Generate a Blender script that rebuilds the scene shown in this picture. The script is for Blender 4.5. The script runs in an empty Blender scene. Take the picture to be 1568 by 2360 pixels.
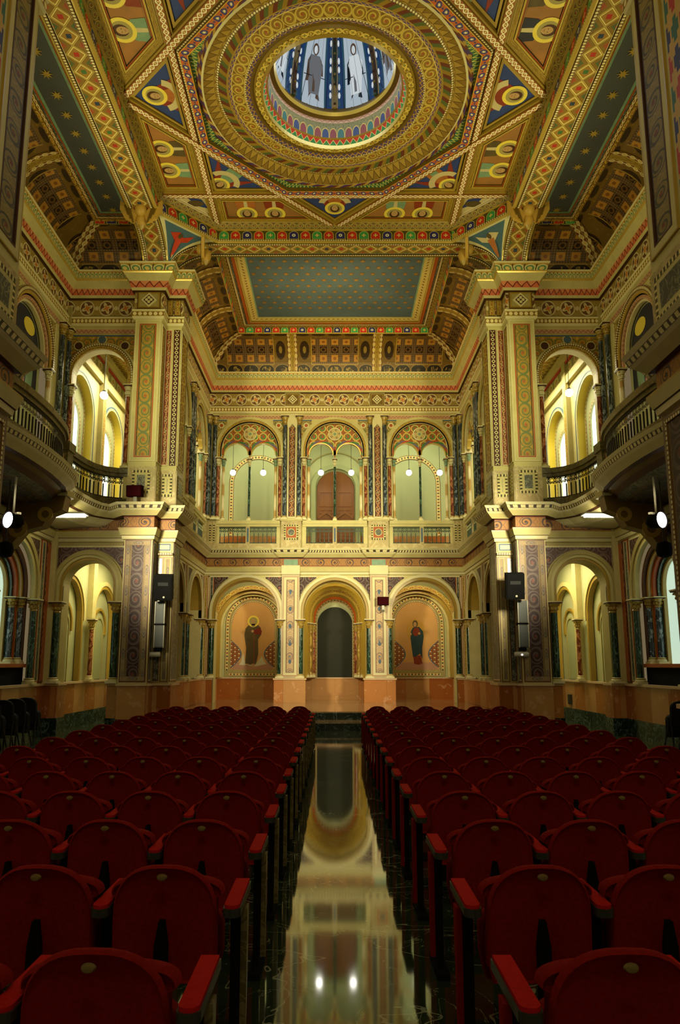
import bpy, math, random
from mathutils import Vector
random.seed(7)
S = bpy.context.scene
COL = S.collection
EYE = 1.65
PI = math.pi
# ---------------------------------------------------------------- camera
F_PX = 1660.0
cam = bpy.data.cameras.new('camera'); camo = bpy.data.objects.new('camera', cam); COL.objects.link(camo)
cam.sensor_fit = 'VERTICAL'; cam.sensor_height = 36; cam.sensor_width = 24
cam.lens = 36 * F_PX / 2360
cam.shift_x = 12 / 2360; cam.shift_y = 70 / 2360
cam.clip_start = 0.05; cam.clip_end = 200
camo.location = (0, 0, EYE); camo.rotation_euler = (PI / 2 + math.radians(9.641), 0, 0)
S.camera = camo
S.view_settings.view_transform = 'Standard'; S.view_settings.look = 'None'
S.view_settings.exposure = 0.0; S.view_settings.gamma = 1.0
S.view_settings.use_curve_mapping = False
S.cycles.max_bounces = 6; S.cycles.diffuse_bounces = 3; S.cycles.glossy_bounces = 3
S.cycles.sample_clamp_indirect = 3.0
# ---------------------------------------------------------------- world
W = bpy.data.worlds.new('world'); S.world = W; W.use_nodes = True
W.node_tree.nodes['Background'].inputs[0].default_value = (1.0, .75, .38, 1)
W.node_tree.nodes['Background'].inputs[1].default_value = 0.16
# ---------------------------------------------------------------- lights
WARM = (1.0, .87, .40)
def area(name, loc, tgt, size, power, col=WARM, sy=None, spread=PI):
    l = bpy.data.lights.new(name, 'AREA'); l.energy = power; l.color = col; l.size = size; l.spread = spread
    if sy: l.shape = 'RECTANGLE'; l.size_y = sy
    o = bpy.data.objects.new(name, l); COL.objects.link(o); o.location = loc
    o.rotation_euler = (Vector(tgt) - Vector(loc)).to_track_quat('-Z', 'Y').to_euler()
    return o
def spot(name, loc, tgt, power, ang, col=WARM, r=.15, blend=.8):
    l = bpy.data.lights.new(name, 'SPOT'); l.energy = power; l.color = col; l.spot_size = math.radians(ang); l.spot_blend = blend
    l.shadow_soft_size = r
    o = bpy.data.objects.new(name, l); COL.objects.link(o); o.location = loc
    o.rotation_euler = (Vector(tgt) - Vector(loc)).to_track_quat('-Z', 'Y').to_euler()
def point(name, loc, power, col=WARM, r=.1):
    l = bpy.data.lights.new(name, 'POINT'); l.energy = power; l.color = col; l.shadow_soft_size = r
    o = bpy.data.objects.new(name, l); COL.objects.link(o); o.location = loc
Z = lambda h: h + EYE
for s in (-1, 1):
    # floodlights under the near galleries aimed at the chancel
    spot('flood_chancel', (s*5.4, 11.9, Z(3.0)), (0, 24.2, Z(2.0)), 3900, 50, (1, .88, .58), .45, 1.0)
    # unseen uplights added at gallery height so the ceiling is lit
    spot('ceiling_fill', (s*5.9, 13.6, Z(5.3)), (-s*2.0, 13.6, Z(11.2)), 560, 110, (.98, .88, .38), .35)
    spot('ceiling_fill', (s*5.9, 10.2, Z(5.3)), (s*1.0, 14.0, Z(11.2)), 460, 110, (.98, .88, .38), .35)
    spot('flood_upper', (s*5.2, 9.0, Z(5.4)), (0, 24.2, Z(7.0)), 2300, 48, (.97, .92, .46), .3)
    spot('flood_pier', (-s*4.2, 8.8, Z(5.4)), (s*6.2, 17.6, Z(9.2)), 440, 52, (.98, .89, .42), .6)
    spot('flood_pier_low', (-s*4.0, 8.8, Z(2.9)), (s*6.0, 17.6, Z(1.8)), 40, 70, (1, .84, .46), .6)
    # fluorescent strips below the gallery
    area('tube', (s*6.0, 15.9, Z(3.28)), (s*6.0, 15.9, Z(4)), .8, 34, (1, .92, .62), .3)
    # side corridors, both storeys
    area('corridor_low', (s*6.0, 20.5, Z(3.0)), (s*6.2, 20.5, 0), 2.6, 110, (1, .85, .50), .8)
    area('corridor_up', (s*6.0, 20.8, Z(8.6)), (s*6.2, 20.8, 0), 3.2, 190, (1, .93, .64), .9)
    area('chancel_gallery', (s*2.6, 25.6, Z(9.0)), (s*2.6, 25.9, 0), 3.0, 100, (.95, 1, .66), 1.2)
    area('niche_lamp', (s*2.97, 24.8, Z(3.0)), (s*2.97, 26.2, Z(.6)), 1.4, 26, (1, .80, .40), .12)
area('portal_lamp', (0, 24.75, Z(3.0)), (0, 25.6, Z(1.0)), 1.4, 22, (1, .84, .40), .12)
area('chancel_top', (0, 19.2, Z(9.2)), (0, 23.4, Z(11.2)), 3.0, 110, (1, .74, .32), .5)
area('nave_fill', (0, -1.5, Z(6.5)), (0, 9, Z(7.5)), 3.0, 150, (1, .88, .45), 1.5)  # fill light added behind the camera to brighten the near piers
# daylight down the lantern
area('lantern_day', (0, 12.65, Z(12.0)), (0, 12.65, 0), 1.6, 40, (.72, .86, 1.0))
# ---------------------------------------------------------------- material language
def lin(h):
    h = h.lstrip('#'); r = [int(h[i:i+2], 16) / 255 for i in (0, 2, 4)]
    return tuple((c / 12.92 if c <= .04045 else ((c + .055) / 1.055) ** 2.4) for c in r) + (1,)
class E:
    def __init__(s, g, o): s.g = g; s.o = o
    def m(s, op, *a):
        n = s.g.nodes.new('ShaderNodeMath'); n.operation = op
        for i, v in enumerate((s,) + a):
            if isinstance(v, E): s.g.links.new(v.o, n.inputs[i])
            else: n.inputs[i].default_value = v
        return E(s.g, n.outputs[0])
    def __add__(s, o): return s.m('ADD', o)
    def __radd__(s, o): return s.m('ADD', o)
    def __sub__(s, o): return s.m('SUBTRACT', o)
    def __rsub__(s, o): return (s * -1) + o
    def __mul__(s, o): return s.m('MULTIPLY', o)
    def __rmul__(s, o): return s.m('MULTIPLY', o)
    def __truediv__(s, o): return s.m('DIVIDE', o)
    def __lt__(s, o): return s.m('LESS_THAN', o)
    def __gt__(s, o): return s.m('GREATER_THAN', o)
    def fr(s): return s.m('FRACT')
    def fl(s): return s.m('FLOOR')
    def ab(s): return s.m('ABSOLUTE')
    def sin(s): return s.m('SINE')
    def sq(s): return s.m('SQRT')
    def mod(s, k): return s.m('FLOORED_MODULO', k)
    def mn(s, o): return s.m('MINIMUM', o)
    def mx(s, o): return s.m('MAXIMUM', o)
    def at(s, o): return s.m('ARCTAN2', o)
def hyp(a, b): return (a * a + b * b).sq()
def inv(a): return 1 - a
class Ctx:
    def __init__(s, g):
        s.g = g
        uv = g.nodes.new('ShaderNodeUVMap'); sp = g.nodes.new('ShaderNodeSeparateXYZ'); g.links.new(uv.outputs[0], sp.inputs[0])
        s.uv = uv; s.u = E(g, sp.outputs[0]); s.v = E(g, sp.outputs[1]); s._tc = None
    def obj(s):
        if not s._tc: s._tc = s.g.nodes.new('ShaderNodeTexCoord')
        return s._tc.outputs['Object']
    def noise(s, scale, detail=3, dist=0, rough=.6, uv=False, stretch=None):
        n = s.g.nodes.new('ShaderNodeTexNoise'); n.inputs['Scale'].default_value = scale; n.inputs['Detail'].default_value = detail
        n.inputs['Distortion'].default_value = dist; n.inputs['Roughness'].default_value = rough
        src = s.uv.outputs[0] if uv else s.obj()
        if stretch:
            mp = s.g.nodes.new('ShaderNodeMapping'); mp.inputs['Scale'].default_value = stretch; s.g.links.new(src, mp.inputs[0]); src = mp.outputs[0]
        s.g.links.new(src, n.inputs['Vector']); return E(s.g, n.outputs[0])
    def vor(s, scale, uv=True, feat='F1', out='Distance'):
        n = s.g.nodes.new('ShaderNodeTexVoronoi'); n.inputs['Scale'].default_value = scale; n.feature = feat
        s.g.links.new(s.uv.outputs[0] if uv else s.obj(), n.inputs['Vector']); return E(s.g, n.outputs[out])
    def mix(s, base, *layers):
        cur = base if not isinstance(base, str) else lin(base)
        for mask, col in layers:
            n = s.g.nodes.new('ShaderNodeMix'); n.data_type = 'RGBA'
            s.g.links.new(mask.o, n.inputs[0])
            for k, c in ((6, cur), (7, col)):
                if isinstance(c, str): c = lin(c)
                if isinstance(c, tuple): n.inputs[k].default_value = c
                else: s.g.links.new(c, n.inputs[k])
            cur = n.outputs[2]
        return cur
MATS = {}
def mat(name, fn=None, col='#888888', rough=.55, spec=.4, var=.18, vs=2.2, metal=0, bump=0, bs=20, emit=None, es=0, ior=None, coat=0):
    m = bpy.data.materials.new(name); m.use_nodes = True; g = m.node_tree; b = g.nodes['Principled BSDF']
    b.inputs['Roughness'].default_value = rough; b.inputs['Specular IOR Level'].default_value = spec; b.inputs['Metallic'].default_value = metal
    if ior: b.inputs['IOR'].default_value = ior
    if coat: b.inputs['Coat Weight'].default_value = coat; b.inputs['Coat Roughness'].default_value = .03
    c = Ctx(g); out = fn(c) if fn else lin(col)
    if var:
        nz = c.noise(vs, 4)
        n = g.nodes.new('ShaderNodeMix'); n.data_type = 'RGBA'; n.blend_type = 'MULTIPLY'; n.inputs[0].default_value = 1
        if isinstance(out, tuple): n.inputs[6].default_value = out
        else: g.links.new(out, n.inputs[6])
        f = (nz - .5) * (2 * var) + 1.0
        cc = g.nodes.new('ShaderNodeCombineColor')
        for k in range(3): g.links.new(f.o, cc.inputs[k])
        g.links.new(cc.outputs[0], n.inputs[7]); out = n.outputs[2]
    if isinstance(out, tuple): b.inputs['Base Color'].default_value = out
    else: g.links.new(out, b.inputs['Base Color'])
    if bump:
        bn = g.nodes.new('ShaderNodeBump'); bn.inputs['Strength'].default_value = bump; bn.inputs['Distance'].default_value = .01
        g.links.new(c.noise(bs, 3).o, bn.inputs['Height']); g.links.new(bn.outputs[0], b.inputs['Normal'])
    if emit:
        b.inputs['Emission Color'].default_value = lin(emit); b.inputs['Emission Strength'].default_value = es
    MATS[name] = m; return m
CR = '#d8cc90'; GD = '#c89a38'; DG = '#8a5a1c'; RD = '#b03420'; GN = '#3f7a4a'; BL = '#26305e'; BR = '#4a2614'
# pattern functions; u runs in metres along the strip, v from 0 to 1 across it. h is the strip height in metres
def cell(c, p, h):
    return ((c.u / p).fr() - .5) * (p / h), c.v - .5, (c.u / p).fl()
def edge(c, w): return (c.v - .5).ab() > (.5 - w)
def p_zig(bg, line, p, h, a=.7, w=.12, extra=None):
    def f(c):
        t = ((c.u / p).fr() - .5).ab() * 2 * a + (1 - a) / 2
        L = [((c.v > t) * 1.0, extra)] if extra else []
        return c.mix(bg, *L, ((c.v - t).ab() < w, line))
    return f
def p_bead(bg, fg, p, h, r=.32, brd=None):
    def f(c):
        x, y, i = cell(c, p, h); L = [(hyp(x, y) < r, fg)]
        if brd: L.append((edge(c, .09), brd))
        return c.mix(bg, *L)
    return f
def p_egg(c):
    x, y, i = cell(c, .15, .2); d = hyp(x * 1.4, y + .15)
    return c.mix('#a48a34', (d < .52, CR), (d < .38, '#5f8a58'), (d < .22, '#d8c070'), (x.ab() > .34, '#4a3a12'), (edge(c, .12), GD))
def p_dent(c):
    x, y, i = cell(c, .12, .1)
    return c.mix('#3a2c10', ((x.ab() < .36) * (y.ab() < .4), '#d2c48a'))
def p_niche(p=.3, h=.27):
    def f(c):
        x, y, i = cell(c, p, h); k = i.mod(4)
        d = hyp(x, (y - .02).mx(0)); a = (d < .42) * (y > -.42); ao = (d < .47) * (y > -.46)
        cr = ((x.ab() < .05) * (y.ab() < .2)).mx((x.ab() < .2) * (y.ab() < .05))
        star = (hyp(x, y) < .17) * (hyp(x, y) > .07)
        n = a.g.nodes.new('ShaderNodeMix')
        body = c.mix('#c22e1c', ((k > .5) * (k < 1.5), '#2a2c70'), (k > 2.5, '#3e9a52'))
        ev = (k > .5) * (k < 1.5)
        return c.mix('#4a4218', (ao, '#c8b850'), (a, body), (cr * inv(ev), '#e0c070'), (star * ev, '#e8e4c8'))
    return f
def p_rings(bg, ring, inner, p, h, r=.42, w=.05, dot=None, brd=None):
    def f(c):
        x, y, i = cell(c, p, h); d = hyp(x, y); a = x.at(y)
        pet = (a * 4).sin() * .1 + .24
        L = [((c.noise(14, 2, uv=True) > .56), '#8a7a38'), (d < r, inner), (d < pet, ring), (d < pet * .55, dot or inner), ((d - r).ab() < w, ring), (hyp(((c.u / p + .5).fr() - .5) * (p / h), y) < .12, ring)]
        if brd: L.append((edge(c, .07), brd))
        return c.mix(bg, *L)
    return f
def p_scroll(bg, c1, c2, c3, p, h, brd=None, bw=.08):
    def f(c):
        x, y, i = cell(c, p, h); d = hyp(x, y * 1.0); a = x.at(y)
        dr = i.mod(2) * 2 - 1
        sp = (d * 24 + a * dr).sin(); s2 = (hyp(x, y - .5).mn(hyp(x, y + .5)) * 24 + x * 6).sin()
        lf = (a * 5).sin() * .04 + .1; vn = c.vor(7 / max(h, .25))
        L = [((vn < .3) * (d > .3), c2), ((sp > .45) * (d < .42), c1), ((s2 > .7) * (d > .42), c2), ((d - .44).ab() < .028, c1), (d < lf, c3)]
        if brd: L.append((edge(c, bw), brd))
        return c.mix(bg, *L)
    return f
def p_guil(bg, fg, dot, p, h):
    def f(c):
        w1 = (c.u * (PI / p)).sin() * .3; d1 = (c.v - .5 - w1).ab() < .1; d2 = (c.v - .5 + w1).ab() < .1
        x, y, i = cell(c, p, h)
        return c.mix(bg, (hyp(x, y) < .14, dot), (d1, fg), (d2, fg), (edge(c, .09), DG))
    return f
def p_dia(h=.6, p=.46):
    def f(c):
        x, y, i = cell(c, p, h); x = x * (h / p); k = i.mod(4)
        m = x.ab() + y.ab() * 1.15; x2 = ((c.u / p + .5).fr() - .5); m2 = x2.ab() + (y.ab() - .5).ab()
        ev = k.mod(2) > .5
        col = c.mix('#b83220', (ev, '#47743c'), (k > 2.5, '#2c4058'), (k < .5, '#b83220')); pt = (x.ab().mx(y.ab() * 1.1)) < .12
        tri = c.mix('#a8562c', (((c.u / p + .5).fl()).mod(2) > .5, '#5a6a3c'))
        return c.mix('#8f6e26', (m2 < .26, tri), (m2 < .1, '#b83a22'), (m < .36, '#a87c2c'), (pt, col), ((m - .42).ab() < .04, '#ecd884'), ((m - .52).ab() < .018, '#e0c868'), (edge(c, .035), '#e8dca0'))
    return f
def p_lozenge(c):
    x, y, i = cell(c, .12, .12)
    return c.mix('#3a1408', ((x.ab() + y.ab() < .46), '#d8cc90'), ((x.ab() + y.ab() < .26), '#2a1a10'), (edge(c, .12), '#5a1c0c'))
def p_tooth(c):
    x, y, i = cell(c, .085, .06)
    return c.mix('#4a4420', (x.ab() < .27, '#e6d68c'))
def p_cofr(bay=2.97):
    def f(c):
        ub = ((c.u / bay + .5).fr() - .5) * bay; v = c.v; au = ub.ab()
        x = (ub / .40 + .5).fr() - .5
        row = lambda a, b: (v > a) * (v < b)
        sq = x.ab() < .30; y1 = (v - .38) * 4.5; y2 = (v - .56) * 4.5; y3 = (v - .74) * 4.5
        body = au < .8
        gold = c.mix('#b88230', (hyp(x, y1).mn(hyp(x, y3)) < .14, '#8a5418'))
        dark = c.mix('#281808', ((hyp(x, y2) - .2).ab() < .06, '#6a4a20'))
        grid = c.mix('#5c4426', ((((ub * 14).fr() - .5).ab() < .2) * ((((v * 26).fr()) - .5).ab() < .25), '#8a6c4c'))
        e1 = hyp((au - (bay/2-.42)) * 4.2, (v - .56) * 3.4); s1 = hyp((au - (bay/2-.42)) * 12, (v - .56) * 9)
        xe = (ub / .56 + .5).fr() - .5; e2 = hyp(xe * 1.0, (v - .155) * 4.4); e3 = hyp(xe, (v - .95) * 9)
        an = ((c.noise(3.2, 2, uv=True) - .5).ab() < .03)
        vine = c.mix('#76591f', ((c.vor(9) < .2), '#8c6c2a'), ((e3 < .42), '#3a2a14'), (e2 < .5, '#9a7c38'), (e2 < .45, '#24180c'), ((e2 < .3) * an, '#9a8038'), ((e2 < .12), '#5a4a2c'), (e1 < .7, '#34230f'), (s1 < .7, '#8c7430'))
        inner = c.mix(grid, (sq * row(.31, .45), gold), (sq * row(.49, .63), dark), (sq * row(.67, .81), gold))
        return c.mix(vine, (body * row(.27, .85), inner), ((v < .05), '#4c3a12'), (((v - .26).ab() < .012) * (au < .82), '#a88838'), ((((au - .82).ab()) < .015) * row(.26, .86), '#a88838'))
    return f
def p_marb(base, vein, sc=3.0, w=.02, c2=None, st=None):
    def f(c):
        n = c.noise(sc, 5, 1.2, stretch=st); n2 = c.noise(sc * 2.7, 4, .6)
        return c.mix(base, ((n2 - .35) * 1.2 * 1.0, c2 or base), (((n - .5).ab() < w), vein))
    return f
def p_block(c):
    k = ((c.u / .85).fl()).sin() * 43.7; k = k.fr()
    n = c.noise(5, 4)
    b = c.mix('#bd8a52', (k > .3, '#a8692e'), (k > .62, '#b9783c'), (k > .85, '#a05a22'))
    return c.mix(b, ((n > .62) * .35, '#e0b488'), (((c.u / .85).fr() < .006), '#7a4a24'))
def p_veins(bg, fg, sc):
    def f(c):
        v = c.vor(sc, feat='DISTANCE_TO_EDGE'); n = c.vor(sc)
        return c.mix(bg, (v < .08, fg), ((n < .18), GD))
    return f
def p_brocade(c):
    v = c.vor(16); return c.mix('#b09034', (v > .5, '#8a6c1c'), (v < .16, '#7c6420'), (edge(c, .06), '#d8b850'))
def p_check(c):
    a = ((c.u * 7).fl() + (c.v * 14).fl()).mod(2) > .5
    x = (c.u * 7).fr() - .5; y = (c.v * 14).fr() - .5
    return c.mix('#9a5a28', (a, '#6a3c1a'), ((hyp(x, y) < .3) * a, '#e6c890'))
def p_cross(bg='#e0c070'):
    def f(c):
        x = (c.u / .2).fr() - .5; y = (c.v * 2.5).fr() - .5; k = ((c.u / .2).fl() + (c.v * 2.5).fl() * 2).mod(3)
        m = ((x.ab() < .2) * (y.ab() < .42)).mx((x.ab() < .42) * (y.ab() < .2))
        return c.mix('#c8a050', (m, c.mix('#28306a', (k > .5, '#b83020'), (k > 1.5, '#2e6a58'))))
    return f
def p_tile_star(c):
    x = (c.u / .12).fr() - .5; y = (c.v * 1.0) - .5; k = ((c.u / .12).fl()).mod(2)
    m = (x.ab() + y.ab()) < .3
    return c.mix('#d6c078', (m, c.mix('#2c4038', (k > .5, '#8a3c18'))), (edge(c, .1), '#6a3418'))
def p_feather(cols, k0=5):
    def f(c):
        k = ((c.u * k0 + c.v * 1.2).fl()).mod(3)
        return c.mix(cols[0], (k > .5, cols[1]), (k > 1.5, cols[2]))
    return f
# plain and patterned materials
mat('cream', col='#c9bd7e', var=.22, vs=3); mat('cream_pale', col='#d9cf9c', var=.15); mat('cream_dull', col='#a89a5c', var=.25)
mat('gold', col='#a68830', rough=.35, spec=.8, var=.2); mat('gold_bright', col='#ccae4c', rough=.28, spec=1, metal=.35, var=.1); mat('gold_dark', col='#6e541a', rough=.4, var=.25)
mat('brown_line', col='#4a2a10', var=.1); mat('dark_line', col='#20180c', var=0); mat('red_paint', col='#a8341c', var=.2); mat('green_paint', col='#3c6a44', var=.2)
mat('blue_paint', col='#27397c', var=.25, vs=6); mat('blue_grey', col='#4a6478', var=.15); mat('white_paint', col='#e8e2c8', var=.08)
mat('pink_band', p_zig('#c89a78', '#8a5a48', .12, .12, .6, .1)); mat('red_zig', p_zig('#cf6a44', '#6a1c10', .17, .16, .8, .11, '#d88a5c'))
mat('bead_band', p_bead('#8a6a28', '#ecdca0', .11, .12, .34, '#c8b060')); mat('bead_fine', p_bead('#6a4a18', '#e8dca8', .06, .06, .36))
mat('egg_band', p_egg); mat('dentil', p_dent); mat('niche_band', p_niche()); 
mat('frieze_up', p_rings('#a58a44', '#cfc290', '#6c4628', .52, .46, .4, .035, '#c87a30', '#5a4018'))
mat('frieze_side', p_scroll('#a08a48', '#d8cc90', '#6a7a48', '#b86a34', .62, .46, '#5a4018'))
mat('frieze_low', p_scroll('#a87434', '#4a3a30', '#8a6438', '#3a2a28', .5, .3, '#7a3a20', .1))
mat('panel_scroll', p_scroll('#ac8a34', '#6f7a44', '#b89a44', '#b0602c', .38, .44, '#5a3414', .06))
mat('panel_dark', p_scroll('#2e120e', '#5c4c44', '#4c302c', '#6a3020', .44, .44, '#7a6438', .1))
mat('panel_ring', p_rings('#5a2416', '#c88a50', '#3a2a20', .3, .24, .42, .05, '#7a8a68', '#3a1408'))
mat('lozenge', p_lozenge); mat('tooth', p_tooth); mat('brocade', p_brocade); mat('check', p_check); mat('crosses', p_cross()); mat('tile_star', p_tile_star)
mat('dark_scroll', p_scroll('#857438', '#4a4630', '#9a8448', '#7a3a24', .42, .3, '#3a2410', .12))
mat('pale_scroll', p_scroll('#c0a070', '#8a7468', '#d0b890', '#5a8090', .52, .3, '#a08058', .08))
mat('beam_zig', p_dia(.6, .38)); mat('guilloche', p_guil('#9a7a30', '#f0e4b0', '#b84828', .13, .14)); mat('guil_white', p_guil('#a05c28', '#f4ecc8', '#e8d890', .12, .1))
mat('leaf_band', p_scroll('#6e6428', '#b09038', '#5a3a18', '#8a3820', .2, .2)); mat('leaf_gold', p_scroll('#a07820', '#e0b850', '#6a4a14', '#c07030', .34, .3))
mat('coffer', p_cofr(), rough=.45); mat('coffer_s', p_cofr(2.4), rough=.45); mat('arc_band', p_rings('#6a2018', '#e0d090', '#2a2c50', .2, .2, .3, .08, '#e0a030', '#b08830'))
mat('circ_red', p_rings('#c85a28', '#3a3a7a', '#d8c060', .2, .16, .3, .09, '#f0e8c0', '#e0b840')); mat('rope', p_feather(['#4a3468', '#b08c3c', '#6a3420'], 9)); mat('rope2', p_feather(['#94741f', '#6a3018', '#54602c'], 10))
mat('gold_tri', p_zig('#8a6a20', '#4a3010', .17, .22, .9, .07, '#ac8c38')); mat('blue_zig', p_zig('#5a4a78', '#c89830', .13, .1, .8, .16)); mat('redgreen_zig', p_zig('#3e8a4c', '#e8d080', .15, .12, .85, .08, '#c83c20'))
mat('trefoil', p_rings('#5a3a14', '#e0c458', '#7a2414', .13, .14, .4, .12, '#3c6a34')); mat('vine_gold', p_scroll('#957022', '#ccb04c', '#6e5018', '#a85424', .27, .3, '#d8c070', .06))
mat('lattice_green', p_zig('#3c6a44', '#c8c060', .09, .09, .9, .16))
def p_arc(c):
    x, y, i = cell(c, .17, .34); k = i.mod(4); d = hyp(x * 1.9, (y + .3).mx(0)); a = (d < .4) * (y < .2)
    body = c.mix('#7c2418', ((k > .5) * (k < 1.5), '#1e2f5a'), ((k > 2.5), '#245c50'))
    return c.mix('#7a7038', (c.vor(24) < .3, '#2c3018'), ((d < .48) * (y < .3), '#b8983c'), (a, body))
mat('arcade', p_arc)
mat('vein_leaf', p_veins('#7a6c30', '#c8b468', 9)); mat('star_wall', p_veins('#a07c24', '#6a5018', 18))
mat('blue_ceil', col='#4a5e68', var=.45, vs=.8); mat('blue_tri', col='#2c4080', var=.25, vs=3); mat('orange_pic', lambda c: c.mix('#c8803c', (c.noise(1.4, 3) * 1.0, '#6a5c34')), var=.2)
mat('orange_mural', lambda c: c.mix('#d09c54', ((c.noise(1.5, 3) - .25) * 1.0, '#c89c68')), var=.12)
mat('pink_mural', col='#b98a6c', var=.12); mat('skin', col='#c09a68', var=.2, vs=14); mat('hair', col='#4a2c14', var=.2); mat('robe_brown', col='#5c4c2a', var=.5, vs=7); mat('robe_blue', col='#26424a', var=.4, vs=8); mat('robe_red', col='#8a3418', var=.35, vs=8); mat('robe_orange', col='#b0682c', var=.3, vs=8)
mat('robe_green', col='#7a9a7c', var=.3, vs=8); mat('halo', col='#f4dc50', rough=.3, spec=1, var=.1); mat('scroll_paper', col='#cdbd8c', var=.15); mat('wing', col='#8a3020', var=.3, vs=9); mat('book', col='#7c2410'); mat('snow_rock', col='#cfcaa4', var=.15); mat('mural_dark', col='#2c2c3a', var=.3)
mat('m_green', p_marb('#12301f', '#5a8468', 7, .012, '#0b1d14', (1, 1, .35)), rough=.18, spec=.7, var=.2); mat('m_blue', p_marb('#26343e', '#8c9a9c', 6, .02, '#101820', (1, 1, .4)), rough=.18, spec=.7)
mat('m_red', p_marb('#6c2e14', '#b8784c', 6, .03, '#4a1c0c', (1, 1, .4)), rough=.22, spec=.6); mat('m_tan', p_marb('#b4a06c', '#c4b480', 2.2, .03, '#a89660'), rough=.4); mat('m_grey', p_marb('#4a5048', '#8a8a70', 6, .03), rough=.3)
mat('dado', p_block, rough=.25, spec=.6, var=.12, vs=4); mat('dado_cap', col='#d2b286', rough=.35); mat('plinth', p_marb('#1a2a22', '#5c7468', 3, .014, '#0d1712'), rough=.16, spec=.8)
mat('stripe_o', col='#a8501c', rough=.35, var=.25, vs=5); mat('stripe_pale', col='#c0ae86', rough=.4); mat('patt_col', p_bead('#b8944c', '#e8dcae', .05, .09, .3)); mat('pale_wall', col='#b2b484', var=.12, vs=.9, rough=.7); mat('pale_green', col='#a3a878', var=.12, vs=.9, rough=.7); mat('yellow_reveal', col='#d8c040', var=.06, rough=.6)
mat('door_wood', lambda c: c.mix('#94591a', ((c.noise(3, 4, 1, stretch=(9, 9, .6))) * 1.0, '#5a2f0e')), rough=.4, spec=.5, var=.15)
mat('iron', col='#241c0e', rough=.5, var=.1); mat('rail', p_marb('#5c5028', '#74683c', 5, .03, '#40381c'), rough=.35); mat('black', col='#0a0b0a', rough=.8, spec=.1, var=.1); mat('grille', col='#565a58', rough=.6, var=.1, bump=.3, bs=300); mat('steel', col='#9a9a8c', rough=.3, metal=.6)
mat('dark_red', col='#2a0208', rough=.9, spec=.05, var=.1); mat('white_plastic', col='#b8b4a0', rough=.4, var=.05); mat('screen_dark', col='#24261a', rough=.8, var=.15)
mat('velvet', lambda c: c.mix('#8c180c', (c.noise(60, 3) * 1.0, '#5c0c07')), rough=.95, spec=.1, var=.2, vs=7, bump=.25, bs=140)
MATS['velvet'].node_tree.nodes['Principled BSDF'].inputs['Sheen Weight'].default_value = .25
MATS['velvet'].node_tree.nodes['Principled BSDF'].inputs['Sheen Tint'].default_value = lin('#c02010')
mat('velvet_arm', lambda c: c.mix('#c01c12', (c.noise(60, 3) * 1.0, '#9a120c')), rough=.9, spec=.1, var=.1, bump=.25, bs=140)
mat('brass', col='#8a7a48', rough=.5, metal=.7, var=.05); mat('arm_rim', col='#2c3024', rough=.4); mat('seat_shell', col='#16080a', rough=.55); mat('black_fabric', col='#181c1a', rough=.9, var=.2)
mat('globe', col='#ffffff', var=0, emit='#fffaf0', es=14); mat('window_glow', col='#ffffff', var=0, emit='#e6f2dc', es=1.7); mat('window_green', col='#ffffff', var=0, emit='#bfe0cc', es=.85); mat('tube_glow', col='#ffffff', var=0, emit='#fff6c8', es=7); mat('lamp_glow', col='#ffffff', var=0, emit='#fff0f0', es=9)
def glass(name, col, es, noise=0):
    m = mat(name, col='#05070a', rough=.15, var=0, emit=col, es=es); return m
glass('glass_white', '#c8d8e4', .62); glass('glass_blue', '#1c4478', .5); glass('glass_teal', '#3a6878', .4); glass('glass_brown', '#7a5c44', .35); glass('glass_grey', '#8a8c90', .45); glass('glass_black', '#16202c', .3); glass('glass_pearl', '#dde6ea', .75)
mat('rib_rope', p_feather(['#6a4a2c', '#b09868', '#3a4a3c']))
def p_floor(c):
    n = c.noise(1.3, 6, 1.6); n2 = c.noise(4.5, 5, 1.0); n3 = c.noise(.5, 4, 2.2)
    x = (c.u / .9).fr(); y = (c.v / .9).fr(); j = (x < .004).mx(y < .004)
    return c.mix('#1e2a1a', ((n2 - .3) * 1.3, '#3c4a30'), (((n - .5).ab() < .003) * (n2 > .46), '#7c8464'), (((n3 - .52).ab() < .003), '#8c9074'), (j, '#060805'))
mat('floor_marble', p_floor, rough=.055, spec=.8, var=.1, ior=1.9)
mat('stage_marble', p_marb('#a8885c', '#c8ac80', 2.5, .03, '#8a6c44'), rough=.08, spec=.8, ior=1.8)
mat('red_dark', col='#34040a', rough=.85, spec=.08); mat('iron_dark', col='#101210', rough=.7); mat('iron_green', col='#3c4a38', rough=.5)
def tiled(fn, t):
    def f(c):
        c.v = (c.v / t).fr(); return fn(c)
    return f
mat('span_dark', tiled(p_scroll('#3c1812', '#6c6052', '#523a32', '#8a4c34', .34, .34, '#3c1812', .01), .34)); mat('span_leaf', tiled(p_scroll('#8a7434', '#c8b060', '#5c6c3c', '#a8562c', .26, .26, '#8a7434', .01), .26)); mat('span_soffit', tiled(p_scroll('#4a3a1c', '#6a5a30', '#3a4038', '#6a3420', .7, .7, '#4a3a1c', .01), .7)); mat('span_gold', tiled(p_scroll('#b08428', '#6a6a38', '#d0a848', '#a85a2c', .3, .3, '#b08428', .01), .3))
def p_tym(c):
    c.v = (c.v / .3 + .2).fr(); x, y, i = cell(c, .3, .3); d = hyp(x, y); a = x.at(y); sp = (d * 20 + a).sin()
    return c.mix('#a05a28', (c.vor(11) < .3, '#c8a040'), ((sp > .1) * (d < .4), '#4a9050'), ((d - .42).ab() < .05, '#e0c868'), (d < .1, '#b03c20'))
mat('vein_tym', p_tym); mat('yellow_gold', col='#c8a83c', rough=.35, spec=.7, var=.1)
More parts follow.
